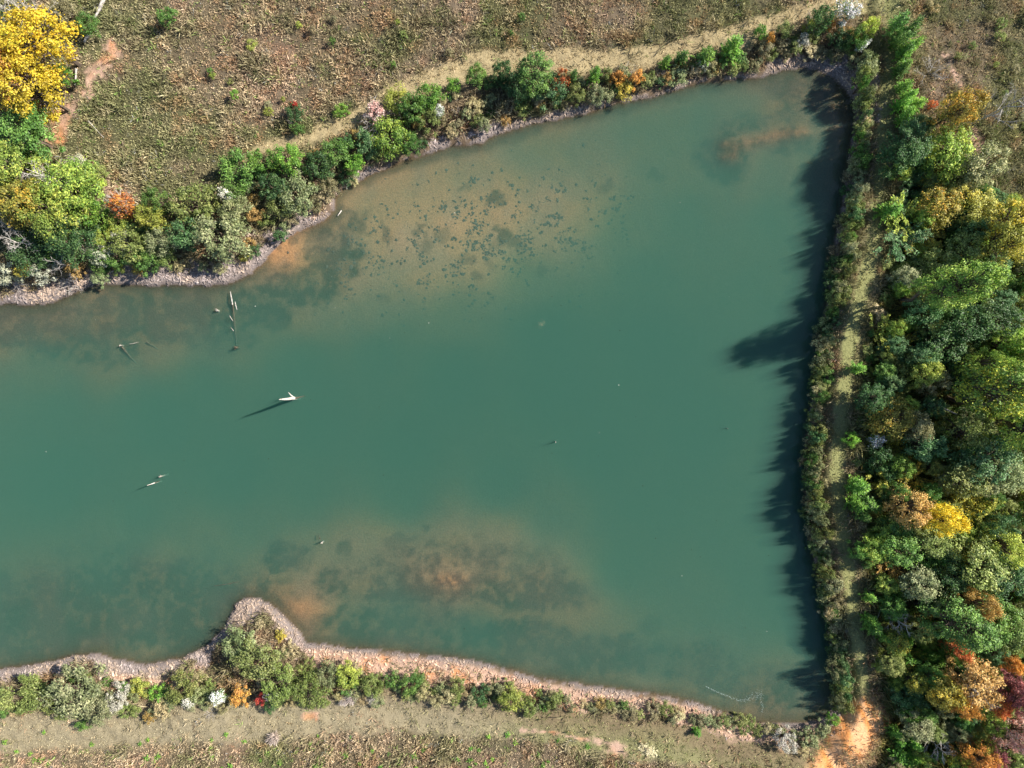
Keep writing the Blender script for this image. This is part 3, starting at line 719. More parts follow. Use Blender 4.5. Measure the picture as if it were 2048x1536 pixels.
for i in range(3):   # plume grass
    m_ = 420; a = rng.uniform(0, 2 * math.pi, m_); le = rng.uniform(.05, 1.1, m_); L_ = rng.uniform(.6, 1.25, m_)
    d = np.stack([np.cos(a) * np.sin(le), np.sin(a) * np.sin(le), np.cos(le)], -1)
    c = d * (L_ * .55)[:, None] + rng.normal(0, .06, (m_, 3)) * [1, 1, 0]
    v = leaves(c, np.cross(d, rng.normal(0, 1, (m_, 3))), .95, .05, .1, d)
    add_proto('grass', .95, 1.15, [('blades', leaf_mesh('grass_blades', v), 'leaf')])
for i in range(2):
    m_ = 70; d = unit(rng.normal(0, 1, (m_, 3)) + np.array([0, 0, .9])); d[:, 2] = np.abs(d[:, 2])
    v = leaves(d * rng.uniform(.05, .3, (m_, 1)), np.tile([0, 0, 1.0], (m_, 1)) + d, .2, .35, .6, d)
    tv, tf = tubes([((0, 0, -.1), (0, 0, .3), .02, .008)], 4)
    add_proto('seedling', .33, .42, [('stem', poly_mesh('seedling_stem', tv, tf, 4), 'bark'), ('foliage', leaf_mesh('seedling_foliage', v), 'leaf')])

NAME = {'shrub': 'shrub', 'bush': 'bush', 'tree': 'broadleaf_tree', 'talltree': 'tall_broadleaf_tree', 'conifer': 'young_conifer', 'frond': 'feathery_shrub', 'bare': 'bare_shrub',
        'baretree': 'bare_tree', 'groundsel': 'seeding_shrub', 'grass': 'grass_clump', 'seedling': 'pine_seedling'}
CAT = {'shrub': 'shrub', 'bush': 'bush', 'tree': 'tree', 'talltree': 'tree', 'conifer': 'conifer', 'frond': 'shrub', 'bare': 'shrub', 'baretree': 'tree', 'groundsel': 'shrub', 'grass': 'grass', 'seedling': 'seedling'}
used_protos = {}
def plant(kind, px, py, rpx, h, pal, label, group=None, zf=.62, tint=None, bark=None, name=None):
    """px, py: where the crown's middle shows; rpx: crown radius in photo pixels"""
    gz = 1.5
    for _ in range(3):
        zc = gz + h * zf
        x_, y_ = P(px, py, zc)
        gz = float(height(np.array([x_]), np.array([y_]))[0])
    gz = max(gz, -.1)
    r = rpx * S * (H - gz - h * zf) / H
    vs_ = PROTO[kind]; k = used_protos.get(kind, 0); used_protos[kind] = k + 1
    pr, ph, parts = vs_[k % len(vs_)]
    sx = r / pr
    nm_ = name or ('dry_shrub' if kind == 'shrub' and pal in ('tan', 'brown', 'rust') else NAME[kind])
    o = empty(nm_, (x_, y_, gz - .03), random.uniform(0, 6.283), (sx * random.uniform(.8, 1.22), sx * random.uniform(.8, 1.22), h / ph))
    o.rotation_euler[0] = random.uniform(-.14, .14); o.rotation_euler[1] = random.uniform(-.14, .14)
    tag(o, label, CAT[kind], group)
    tn = tint or (lambda q_: tuple(q_ * random.uniform(.94, 1.06) for _ in range(3)))(random.uniform(1.05, 1.45) * (1.4 if px > 1700 else 1.05))
    for nm, me, role in parts:
        c = bpy.data.objects.new(nm, me); col.objects.link(c); c.parent = o
        mt = {'bark': BARK, 'pale': bark or PALE, 'leaf': LM.get(pal), 'leaf2': LM['green']}[role]
        if not me.materials:
            me.materials.append(mt)
        c.material_slots[0].link = 'OBJECT'; c.material_slots[0].material = mt
        c.color = (*tn, 1)
    return o

PALNAME = {'olive': 'olive green', 'greyolive': 'grey olive', 'green': 'mid green', 'bright': 'bright green', 'dark': 'dark green', 'bluegreen': 'blue green', 'yellowgreen': 'yellow green', 'lime': 'lime green',
           'yellow': 'yellow', 'gold': 'golden brown', 'goldtree': 'golden yellow', 'orange': 'orange', 'fire': 'fiery orange red', 'red': 'scarlet', 'burgundy': 'burgundy', 'pink': 'pink', 'tan': 'tan', 'rust': 'rusty brown', 'oliveorange': 'olive and orange',
           'brown': 'brown', 'white': 'white', 'straw': 'straw coloured', 'greenyellow': 'green and yellow', 'silver': 'silvery grey'}
KINDNAME = {'shrub': 'leafy shrub', 'bush': 'spreading bush', 'tree': 'broadleaf tree', 'talltree': 'tall broadleaf tree', 'conifer': 'young conifer', 'frond': 'feathery arching shrub', 'bare': 'leafless twiggy shrub', 'baretree': 'leafless tree', 'groundsel': 'shrub with white seed heads', 'grass': 'spray of dry grass'}
NW_LM = [(255, 405, 'the red leaved tree'), (112, 432, 'the wide yellow green tree'), (55, 272, 'the rounded green tree'), (130, 565, 'the white twiggy shrub'), (436, 470, 'the broad grey olive bush')]
NORTH_LM = [(478, 338, 'the start of the mown track'), (600, 440, 'the grey mud point'), (752, 222, 'the pink leaved shrub'), (880, 226, 'the small white seeding shrub'), (1068, 150, 'the largest bank tree'), (1120, 155, 'the fiery orange shrub'),
            (1255, 160, 'the two orange shrubs'), (1440, 100, 'the pair of bright conifers'), (1542, 80, 'the small orange shrub'), (1640, 38, 'the dark bush with dead branches'), (1700, 60, 'the large white seeding shrub')]
SOUTH_LM = [(42, 1392, 'the yellowish olive bush'), (148, 1385, 'the largest dull olive bush'), (400, 1395, 'the white seeding shrubs'), (490, 1394, 'the orange and scarlet shrubs'), (508, 1250, 'the mud point'), (720, 1398, 'the pale grass sprays'),
            (900, 1340, 'the eroded gullies'), (1022, 1396, 'the yellow green bush'), (1395, 1467, 'the lone small conifer'), (1572, 1480, 'the silvery grey bush')]
DAM_LM = [(1805, 90, 'the conifer row'), (1815, 300, 'the dark dense trees'), (1800, 450, 'the feathery shrubs'), (1765, 605, 'the tallest lime tree'), (1725, 735, 'a small bright conifer'), (1720, 877, 'the shaded white shrub'),
          (1725, 1000, 'the bright conifer cluster'), (1745, 1105, 'the lime green bush'), (1755, 1250, 'the bright saplings'), (1730, 1410, 'the orange dirt track')]
WOOD_LM = [(1815, 300, 'the dark dense trees'), (1918, 222, 'the olive orange tree'), (1905, 310, 'the pale lime tree'), (2010, 470, 'the tall golden trees'), (1902, 572, 'the tallest lime tree'), (1985, 790, 'the broad green and yellow tree'),
           (1748, 875, 'the shaded white shrub'), (1888, 1046, 'the clear yellow tree'), (1815, 1015, 'the rusty brown tree'), (1955, 1208, 'the rusty orange tree'), (1900, 1245, 'the tall mid green tree'), (1925, 1295, 'the fiery orange red tree'),
           (1912, 1415, 'the glowing orange tree'), (2036, 1410, 'the burgundy tree'), (1948, 1520, 'the broad orange tree'), (1800, 1240, 'the white leafless tree'), (1740, 1455, 'the orange dirt track'), (1842, 632, 'the glossy blue green bush')]
LMS = {'w': NW_LM, 'n': NORTH_LM, 's': SOUTH_LM, 'd': DAM_LM, 'f': WOOD_LM, 'y': WOOD_LM}
FORBID = []
def batch(items, where, group):
    for it in items:
        kind, px, py, rp, h, pal = it[:6]
        lab = it[6] if len(it) > 6 else None
        FORBID.append((px, py, rp))
        if lab:
            plant(kind, px, py, rp, h, pal, lab)
        else:
            nm = KINDNAME[kind] if kind in ('groundsel', 'bare', 'baretree') else PALNAME[pal] + ' ' + KINDNAME[kind]
            lm = min(LMS[group], key=lambda q_: (q_[0] - px) ** 2 + (q_[1] - py) ** 2 + (1e9 if abs(q_[0] - px) + abs(q_[1] - py) < 8 else 0))[2]
            lab = f'{nm} {where} beside {lm}'
            plant(kind, px, py, rp, h, pal, lab, lab)

# north-west corner
batch([
 ('tree', 92, 82, 76, 8, 'goldtree', 'golden yellow tree beside a bleached fallen log at the field edge'), ('tree', 66, 178, 78, 8, 'yellow', 'clear yellow tree beside the worn pinkish dirt path'),
 ('tree', 4, 120, 62, 8, 'orange', 'orange tinged tree crowded behind the two yellow trees'), ('shrub', 124, 152, 24, 3.5, 'bright', 'bright green shrub wedged between the two yellow trees'),
 ('shrub', 84, 133, 18, 5.5, 'tan', 'tan withered shrub in the notch between the yellow trees'), ('tree', 55, 272, 58, 5.5, 'green', 'rounded mid green tree south of the yellow trees by the dirt path'),
 ('tree', 25, 345, 66, 6, 'lime', 'lime green tree next to the rounded mid green tree'), ('baretree', 105, 352, 34, 6.5, 'tan', 'white leafless crown standing over the lime green trees'),
 ('tree', 140, 372, 52, 5, 'lime', 'small lime green tree beside the bare soil at the field corner'), ('tree', 112, 432, 68, 5.5, 'lime', 'wide yellow green tree in the thicket west of the red tree'),
 ('tree', 40, 420, 50, 6, 'oliveorange', 'olive and orange tree west of the wide yellow green tree'), ('tree', 150, 485, 62, 4, 'dark', 'dark green tree behind the muddy shore in the shade'), ('bush', 60, 505, 44, 3, 'dark', 'dark green bush in the shade among the grey bare trees'),
 ('bush', 190, 430, 34, 2.6, 'bright', 'bright green bush just below the red leaved tree'), ('shrub', 255, 405, 30, 4.2, 'fire', 'red and pink leaved small tree with white branches'), ('baretree', 240, 410, 34, 4.4, 'tan', 'white branches reaching through the red leaved tree'),
 ('bush', 302, 432, 38, 3.2, 'yellowgreen', 'yellow green bush beside the red leaved tree'), ('bush', 268, 490, 46, 3.0, 'olive', 'olive bush with yellow tips above the mud bank'), ('bush', 318, 485, 36, 3.0, 'greyolive', 'grey olive bush between two larger bushes above the mud bank'),
 ('bush', 390, 405, 50, 3.3, 'olive', 'olive green bush next to the white flowering shrub'), ('bush', 436, 470, 64, 3.6, 'greyolive', 'broad grey olive bush at the bend of the mud shore'), ('bush', 372, 465, 44, 3.2, 'bluegreen', 'blue green bush beside the broad grey olive bush'),
 ('bush', 474, 420, 36, 2.8, 'greyolive', 'small grey olive bush below the white flowering shrub'), ('groundsel', 463, 390, 17, 2.3, 'white', 'white seeding shrub over the dense olive bushes'),
 ('baretree', 38, 478, 36, 5, 'tan', 'grey leafless tree over the shaded dark bush'), ('baretree', 18, 455, 30, 5, 'tan', 'grey leafless tree behind another leafless tree'), ('baretree', 120, 530, 36, 3.6, 'tan', 'grey white leafless tree above the bare mud tip'),
 ('bare', 130, 565, 30, 2.4, 'tan', 'white twiggy shrub with curling branches at the mud edge'), ('bare', 28, 560, 26, 2.2, 'tan', 'pale twiggy shrub near the shore mud among grey plants'), ('shrub', 155, 540, 24, 2.0, 'rust', 'rusty brown shrub beside the white twiggy shrub at the mud edge'),
 ('shrub', 48, 538, 16, 2.2, 'gold', 'small golden shrub among pale grey twigs near the mud'), ('shrub', 14, 545, 28, 2.2, 'silver', 'silvery grey shrub at the edge of the mud shore'), ('shrub', 80, 540, 26, 2, 'silver', 'silvery grey shrub beside the small golden shrub'),
 ('shrub', 200, 555, 18, 1.4, 'greyolive'), ('shrub', 238, 540, 14, 1.1, 'yellowgreen'), ('shrub', 272, 536, 14, 1.1, 'gold'), ('shrub', 360, 530, 14, 1, 'tan'), ('shrub', 405, 532, 15, 1.1, 'greyolive'), ('shrub', 440, 535, 16, 1.1, 'tan'), ('shrub', 488, 510, 14, 1.1, 'gold'),
 ('shrub', 310, 530, 13, 1, 'tan'), ('baretree', 20, 15, 40, 7, 'tan', 'white leafless tree north of the golden yellow tree'), ('baretree', 70, 12, 40, 6, 'tan', 'grey leafless tree among brown brush north of the golden tree'), ('bush', 130, 20, 34, 2, 'brown', 'brown brush beside the fallen white log'), ('bush', 175, 45, 30, 2, 'green', 'green brush beside the fallen white log'),
 ('bush', 0, 60, 40, 5, 'dark', 'dark green bush beside the golden yellow tree')], 'above the mud', 'w')

# north bank
batch([
 ('bush', 478, 338, 40, 3.0, 'green', 'mid green bush on the shrubby bank where the mown track starts'), ('bush', 528, 322, 32, 2.8, 'bright'), ('bush', 578, 322, 40, 3.2, 'bright'), ('bush', 470, 384, 26, 2.4, 'green'), ('bush', 598, 388, 44, 2.6, 'greyolive'), ('bush', 548, 372, 34, 2.4, 'dark'),
 ('bush', 560, 410, 28, 2.0, 'olive'), ('bush', 640, 335, 34, 2.8, 'dark'), ('bush', 680, 304, 36, 3.0, 'green'), ('bush', 706, 328, 26, 2.4, 'bright'), ('bush', 655, 372, 24, 1.8, 'brown'),
 ('bare', 752, 222, 52, 3.2, 'tan', 'pinkish white leafless shrub beside the mown track'), ('shrub', 750, 228, 30, 1.9, 'pink', 'pink leaved shrub tangled in the white leafless twigs'), ('bush', 788, 200, 32, 2.2, 'yellowgreen', 'pale yellow green bush touching the pink leaved shrub'),
 ('bush', 782, 275, 48, 3.0, 'lime'), ('bush', 735, 285, 30, 2.4, 'bluegreen'), ('bush', 815, 285, 28, 2.6, 'green'), ('bush', 828, 215, 36, 3.2, 'green'), ('bush', 862, 192, 28, 2.8, 'bright'), ('groundsel', 880, 226, 13, 2, 'white'), ('bush', 856, 240, 30, 2.4, 'olive'),
 ('shrub', 905, 166, 20, 2, 'bright'), ('bush', 955, 150, 28, 2.6, 'green'), ('bush', 1002, 138, 26, 2.6, 'dark'), ('tree', 1068, 150, 48, 4.2, 'green', 'largest mid green tree on the shrubby north bank'), ('bush', 1034, 168, 34, 3, 'dark'), ('bush', 1100, 182, 32, 2.8, 'bluegreen'),
 ('shrub', 1120, 155, 18, 3.2, 'fire', 'fiery orange red shrub in front of the largest green bank tree'), ('conifer', 1148, 145, 14, 2.6, 'green'), ('conifer', 1187, 150, 17, 3.2, 'bright'), ('bush', 1150, 186, 22, 2, 'olive'), ('bush', 1196, 188, 24, 1.8, 'greyolive'),
 ('bare', 1262, 140, 26, 2.4, 'tan', 'grey leafless shrub rising behind two orange shrubs'), ('shrub', 1236, 160, 18, 2.0, 'orange'), ('shrub', 1272, 158, 20, 2.0, 'orange'), ('shrub', 1252, 186, 18, 1.6, 'gold'),
 ('conifer', 1332, 122, 14, 2.6, 'bright'), ('conifer', 1362, 112, 16, 2.6, 'green'), ('conifer', 1418, 102, 28, 3.6, 'bright'), ('conifer', 1466, 98, 27, 3.6, 'bright'), ('shrub', 1405, 128, 16, 1.6, 'silver'), ('shrub', 1525, 66, 14, 1.8, 'bright'), ('shrub', 1542, 80, 13, 1.8, 'orange'),
 ('shrub', 1568, 60, 20, 1.8, 'olive'), ('bush', 1640, 38, 36, 3.2, 'dark', 'dark green bush with grey dead branches over it'), ('bare', 1636, 28, 28, 3.4, 'tan', 'grey dead branches lying over the dark green bush'), ('groundsel', 1690, 20, 25, 2.6, 'white', 'large white seeding shrub at the head of the dam track'),
 ('shrub', 1622, 55, 15, 2, 'yellowgreen'), ('shrub', 1668, 48, 13, 2, 'orange'), ('bush', 1736, 66, 27, 3.0, 'yellowgreen', 'round yellow green bush at the north end of the dam'), ('bush', 1714, 72, 26, 2.6, 'green'), ('shrub', 1606, 82, 20, 1.8, 'silver'), ('bush', 1680, 75, 26, 2, 'dark'), ('groundsel', 1728, 88, 12, 1.8, 'white'),
 ('bush', 590, 225, 22, 1.6, 'dark', 'dark shrub in the north meadow with a red plant beside it'), ('shrub', 590, 215, 9, 1.6, 'red', 'small scarlet plant growing out in the meadow'), ('bare', 578, 238, 12, 1.8, 'tan', 'small white leafless plant out in the meadow'), ('shrub', 682, 220, 15, 1.4, 'bright', 'small bright green shrub in the meadow above the mown track'), ('shrub', 592, 258, 14, 1.2, 'green', 'small green shrub between meadow and mown track'),
 ('shrub', 468, 190, 11, 1.2, 'bright', 'lone bright green plant in the middle of the meadow'), ('bush', 335, 30, 26, 1.8, 'green', 'green bush at the meadow top beyond the fallen log')], 'on the north bank', 'n')

# south bank
batch([
 ('bush', 42, 1392, 50, 2.6, 'olive', 'yellowish olive bush beside the largest dull olive bush on the south bank'), ('bush', 148, 1385, 62, 3.0, 'greyolive', 'largest dull olive bush on the south bank'), ('bush', 200, 1420, 40, 2.4, 'greyolive'), ('bush', 238, 1392, 32, 2.2, 'silver'), ('shrub', 282, 1376, 22, 1.5, 'yellowgreen'), ('shrub', 316, 1388, 17, 1.4, 'bright'),
 ('bush', 366, 1372, 36, 2.2, 'olive'), ('shrub', 395, 1392, 24, 1.6, 'greyolive'), ('groundsel', 436, 1392, 18, 1.8, 'white'), ('groundsel', 376, 1404, 13, 1.5, 'white'), ('shrub', 482, 1394, 28, 1.6, 'orange', 'orange shrub among white seeding shrubs on the south bank'), ('shrub', 520, 1396, 15, 1.5, 'red', 'scarlet shrub between orange and white shrubs on the south bank'),
 ('groundsel', 545, 1390, 14, 1.6, 'white'), ('bush', 478, 1290, 38, 2.2, 'greyolive'), ('bush', 508, 1322, 52, 2.8, 'olive'), ('bush', 562, 1368, 46, 2.4, 'olive'), ('bush', 620, 1380, 46, 2.4, 'olive'), ('bush', 655, 1350, 30, 2, 'greyolive'), ('bush', 692, 1352, 28, 2, 'yellowgreen'), ('shrub', 700, 1375, 24, 1.6, 'green'), ('bush', 742, 1372, 27, 1.8, 'olive'),
 ('shrub', 780, 1362, 20, 1.4, 'green'), ('bush', 822, 1368, 26, 1.8, 'green'), ('shrub', 848, 1385, 18, 1.4, 'tan'), ('shrub', 910, 1372, 24, 1.7, 'olive'), ('shrub', 895, 1395, 18, 1.4, 'tan'), ('shrub', 958, 1386, 22, 1.5, 'bluegreen'), ('bush', 1022, 1396, 27, 2.0, 'yellowgreen'), ('shrub', 1000, 1375, 18, 1.4, 'greyolive'), ('shrub', 1060, 1418, 18, 1.4, 'olive'),
 ('shrub', 1108, 1405, 18, 1.5, 'olive'), ('bush', 540, 1410, 18, 1.2, 'dark'), ('grass', 700, 1398, 20, 1.3, 'straw'), ('grass', 745, 1398, 14, 1.1, 'straw'), ('grass', 688, 1405, 14, 1.1, 'straw'), ('bare', 415, 1430, 16, 1.2, 'tan', 'pale twiggy shrub at the edge of the mown south track'), ('grass', 545, 1480, 16, 1, 'straw'),
 ('conifer', 1394, 1467, 12, 1.5, 'bright', 'small lone bright green conifer on the mown southern grass'), ('bush', 1572, 1480, 30, 1.8, 'silver', 'silvery grey bush on the grass near the orange dirt track'), ('shrub', 1618, 1478, 22, 1.4, 'greyolive'), ('shrub', 1645, 1462, 22, 1.5, 'greyolive'), ('shrub', 1668, 1446, 15, 1.5, 'bright'), ('shrub', 1608, 1505, 12, .8, 'tan'),
 ('shrub', 320, 1420, 22, 1.2, 'tan'), ('shrub', 300, 1436, 16, 1.0, 'rust'), ('shrub', 165, 1450, 16, 1, 'green'), ('shrub', 580, 1300, 18, 1.1, 'tan'), ('shrub', 560, 1270, 14, .8, 'gold'), ('shrub', 520, 1250, 16, .9, 'tan'), ('shrub', 1200, 1405, 16, .9, 'rust'), ('shrub', 1260, 1420, 16, .9, 'brown'), ('shrub', 1330, 1418, 20, 1, 'olive'), ('shrub', 1400, 1438, 18, 1, 'brown')], 'on the south bank', 's')

# dam: row of young conifers by the head of the track, and the big trees of the wood
batch([('conifer', 1800 + dx, py_, r_, h_, p_) for dx, py_, r_, h_, p_ in [(10, 42, 22, 4, 'green'), (35, 55, 20, 3.6, 'green'), (8, 72, 22, 3.6, 'green'), (28, 82, 16, 3.2, 'bright'), (18, 102, 19, 3, 'bright'), (12, 128, 17, 2.6, 'bright'), (8, 138, 15, 2.6, 'green'), (18, 168, 19, 2.8, 'bright'), (26, 190, 19, 2.8, 'bright'), (10, 205, 20, 2.8, 'bright'), (20, 232, 20, 3, 'bright'), (40, 200, 16, 2.4, 'bright')]], 'in the row lining the dam track', 'd')
batch([
 ('tree', 1815, 285, 46, 4.6, 'dark', 'dark green dense tree shading the dam track below the conifer row'), ('tree', 1800, 322, 38, 4, 'dark', 'second dark green dense tree where the conifer row ends'), ('shrub', 1792, 345, 24, 2.6, 'lime', 'lime green shrub at the foot of the dark dense trees'),
 ('tree', 1918, 222, 46, 7.5, 'oliveorange', 'olive tree with an orange tip and long bare trunk'), ('baretree', 1998, 215, 44, 9, 'tan', 'tall grey leafless tree in the meadow beside the olive orange tree'), ('bare', 1880, 135, 34, 2.6, 'tan', 'grey leafless shrub beside bare pink soil'), ('shrub', 1868, 205, 10, 1.2, 'fire', 'small fiery red plant below the grey leafless shrub'),
 ('tree', 1905, 310, 54, 5.5, 'lime', 'pale lime tree at the north edge of the wood'), ('tree', 1965, 345, 46, 6, 'greyolive'), ('frond', 1830, 375, 50, 3.2, 'bluegreen'), ('frond', 1812, 430, 46, 3.2, 'yellowgreen'), ('frond', 1808, 480, 48, 3.2, 'bluegreen'), ('frond', 1860, 460, 44, 3, 'gold'), ('conifer', 1785, 415, 24, 3.2, 'bright'),
 ('tree', 2012, 450, 50, 8, 'gold', 'tall golden tree at the edge of the wood beyond the lime tree'), ('tree', 2005, 500, 44, 8, 'gold', 'second tall golden tree standing just below the first'), ('tree', 1880, 415, 40, 4.5, 'oliveorange'), ('tree', 1940, 410, 44, 4.5, 'gold'), ('tree', 1930, 500, 40, 4.5, 'olive'), ('bush', 1860, 520, 36, 3.5, 'olive'),
 ('talltree', 1902, 572, 58, 13.5, 'lime', 'tallest lime green tree, casting a long shadow over the dam onto the water'), ('bush', 1842, 632, 40, 4, 'bluegreen', 'glossy blue green bush beside the tallest lime tree'), ('tree', 1935, 640, 58, 6, 'dark'), ('tree', 1985, 640, 50, 6, 'dark'), ('tree', 1880, 690, 50, 5, 'dark'),  # last three trees: shade put into the colour through dark leaves
 ('tree', 2010, 680, 48, 8, 'lime'), ('tree', 1962, 712, 30, 9, 'lime'), ('tree', 2035, 735, 50, 9, 'lime'), ('talltree', 1985, 790, 70, 12, 'greenyellow', 'broad green and yellow tree deep in the wood'), ('talltree', 2035, 860, 60, 12, 'lime', 'tall lime tree beyond the broad green and yellow tree'), ('tree', 1925, 870, 42, 7, 'olive'),
 ('tree', 1845, 755, 34, 5, 'yellowgreen'), ('frond', 1770, 665, 36, 2.6, 'yellowgreen'), ('frond', 1810, 690, 40, 3, 'gold'), ('bush', 1800, 730, 36, 3, 'olive'), ('bush', 1868, 770, 30, 3.5, 'tan'), ('tree', 1790, 830, 44, 4.5, 'oliveorange'), ('tree', 1745, 800, 34, 4, 'dark'), ('groundsel', 1748, 875, 20, 2.2, 'white', 'white seeding shrub in the shade of the wood'),
 ('conifer', 1725, 735, 17, 2.4, 'bright'), ('shrub', 1705, 878, 17, 2, 'bright'), ('tree', 1842, 880, 40, 5, 'bluegreen'), ('tree', 1820, 850, 36, 5, 'brown'), ('frond', 1800, 900, 36, 3, 'gold'), ('bush', 1760, 930, 40, 3.5, 'dark'), ('tree', 1888, 1046, 35, 7.5, 'yellow', 'clear yellow tree glowing in the middle of the wood'),
 ('tree', 1815, 1015, 38, 6.5, 'rust', 'rusty brown tree beside the clear yellow tree'), ('tree', 1965, 935, 56, 6.5, 'bluegreen'), ('tree', 1920, 960, 46, 5.5, 'olive'), ('tree', 2010, 960, 48, 6, 'greyolive'), ('frond', 1925, 1010, 40, 4.5, 'gold'), ('frond', 1970, 1035, 46, 5, 'yellowgreen'), ('bush', 1990, 1050, 40, 5, 'bluegreen'), ('tree', 2012, 1085, 44, 7, 'yellowgreen'),
 ('conifer', 1722, 975, 22, 3.2, 'bright'), ('conifer', 1735, 1000, 22, 3.2, 'green'), ('conifer', 1715, 1008, 20, 3, 'bright'), ('conifer', 1730, 1030, 18, 2.6, 'green'), ('bush', 1745, 1105, 32, 3.2, 'lime'), ('bush', 1715, 1105, 20, 2.4, 'green'), ('tree', 1800, 1095, 42, 4.8, 'green'), ('tree', 1855, 1080, 42, 5, 'olive'), ('frond', 1835, 955, 44, 3.6, 'gold'), ('frond', 1775, 960, 36, 3, 'yellowgreen'),
 ('tree', 1950, 1130, 56, 6.5, 'olive'), ('tree', 1905, 1150, 46, 5, 'dark'), ('tree', 2000, 1160, 54, 6, 'dark'), ('frond', 1792, 1125, 36, 3, 'rust'), ('tree', 1835, 1150, 40, 4.8, 'greyolive'), ('tree', 1955, 1208, 36, 7.5, 'rust', 'rusty orange tree above the mid green tree in the wood'), ('talltree', 1900, 1245, 56, 9, 'green', 'tall mid green tree below the rusty orange tree'), ('tree', 1995, 1250, 50, 6, 'green'), ('tree', 1925, 1295, 24, 5.5, 'fire', 'fiery orange red tree beneath the tall mid green tree'),
 ('tree', 2022, 1325, 26, 5, 'orange'), ('tree', 2030, 1260, 44, 6, 'olive'), ('tree', 1955, 1372, 52, 7, 'rust', 'thin rusty crown of a pale branched tree'), ('baretree', 1955, 1372, 44, 7, 'tan', 'pale branches showing through the thin rusty crown'), ('tree', 1912, 1415, 26, 6.5, 'orange', 'glowing orange tree beside the thin rusty crown'), ('tree', 1880, 1388, 42, 6, 'gold'), ('talltree', 2040, 1410, 40, 8.5, 'burgundy', 'dark burgundy tree near the glowing orange tree'),
 ('tree', 2034, 1480, 36, 7, 'pink', 'pink and orange tree next to the burgundy tree'), ('tree', 1948, 1524, 34, 6.5, 'orange', 'broad orange tree in the wood by the orange dirt track'), ('tree', 1992, 1505, 26, 5.5, 'burgundy', 'small burgundy tree beside the broad orange tree'), ('tree', 1990, 1405, 26, 5, 'fire'), ('tree', 2010, 1360, 30, 5, 'burgundy'), ('bush', 1838, 1385, 40, 3.4, 'dark'), ('bush', 1806, 1396, 32, 2.4, 'bluegreen'), ('baretree', 1800, 1240, 26, 5, 'tan', 'white leafless tree in a dark hollow of the wood'), ('baretree', 1885, 1495, 36, 4.5, 'tan', 'grey leafless tree leaning near the broad orange tree'), ('bare', 1905, 1350, 18, 3, 'tan', 'white twiggy deadwood beside the thin rusty crown')] , 'in the wood', 'f')
batch([('conifer', a, b, r_, h_, 'bright') for a, b, r_, h_ in [(1745, 1245, 17, 2.8), (1755, 1262, 18, 2.8), (1770, 1275, 16, 2.5), (1745, 1200, 14, 2.2), (1818, 1280, 18, 2.6), (1812, 1318, 17, 2.6), (1858, 1308, 20, 2.8), (1880, 1320, 18, 2.6), (1905, 1325, 20, 3), (1795, 1470, 20, 2.0), (1808, 1486, 18, 2.0), (1828, 1490, 20, 2.8), (1796, 1516, 22, 2.2), (1815, 1530, 18, 2.2), (1832, 1515, 16, 2.4)]], 'in the scrub', 'y')

# rows of shrubs on the pond side of the dam and fill of the understorey
def fill(n, test, kinds, where, rmin, rmax, mind, hk, lms, name=None):
    k = 0; tries = 0
    pts = [(a, b, r_ * .75) for a, b, r_ in FORBID]
    while k < n and tries < n * 60:
        tries += 1
        a, b = test()
        if a is None: continue
        r_ = random.uniform(rmin, rmax)
        if any((a - c) ** 2 + (b - d) ** 2 < (mind * (r_ + q)) ** 2 for c, d, q in pts): continue
        kind, pal = random.choice(kinds)
        rr = r_ * .7 if kind == 'conifer' else r_
        hh = max(.6, rr * S * hk * (random.uniform(.5, 1.55) if 'crest' in where else random.uniform(.8, 1.2)))
        if a > 1640 and 'wood' in where:
            hh = min(hh, 1.5 + .62 * max(0, (a - np.interp(b, yc, xc) - 20) * S))
        nm = KINDNAME[kind] if kind in ('groundsel', 'bare', 'baretree') else PALNAME[pal] + ' ' + KINDNAME[kind]
        lm = min(lms, key=lambda q_: (q_[0] - a) ** 2 + (q_[1] - b) ** 2)[2]
        t_ = (r_ - rmin) / (rmax - rmin); sz_ = 'small ' if t_ < .33 else ('large ' if t_ > .67 else '')
        lab = f'{sz_}{nm} {where} near {lm}'
        plant(kind, a, b, rr, hh, pal, lab, lab, name=name)
        pts.append((a, b, r_)); k += 1
    return k

yc = [c[1] for c in CREST]; xc = [c[0] for c in CREST]
def dam_row():
    b = random.uniform(110, 1420); return np.interp(b, yc, xc) - random.uniform(32, 54), b
fill(130, dam_row, [('shrub', 'greyolive')] * 6 + [('shrub', 'olive')] * 5 + [('shrub', 'tan'), ('shrub', 'bluegreen'), ('shrub', 'green'), ('shrub', 'green')], 'on the dam crest', 12, 19, .4, 2.6, DAM_LM, 'hedge_shrub')
def dam_face():
    b = random.uniform(240, 1420)
    xs_ = np.interp(b, [240, 300, 380, 450, 520, 600, 660, 720, 790, 860, 930, 1000, 1070, 1140, 1200, 1260, 1320, 1380, 1420], [1712, 1700, 1690, 1676, 1664, 1655, 1642, 1634, 1626, 1617, 1611, 1613, 1620, 1633, 1646, 1660, 1672, 1680, 1670])
    return xs_ + random.uniform(3, 20), b
fill(60, dam_face, [('shrub', 'dark')] * 3 + [('shrub', 'brown')] * 2 + [('shrub', 'olive')] * 2, "on the dam's pond face", 12, 19, .45, 1.3, DAM_LM, 'bank_shrub')  # shade of the dam face put into the darker leaf mix
def dam_edge():
    b = random.uniform(230, 1385); return np.interp(b, yc, xc) + random.uniform(37, 60), b
fill(55, dam_edge, [('shrub', 'olive')] * 4 + [('shrub', 'tan')] * 2 + [('shrub', 'brown')] * 2 + [('shrub', 'yellowgreen'), ('shrub', 'green'), ('shrub', 'green')], 'by the dam track', 10, 17, .5, .9, DAM_LM)
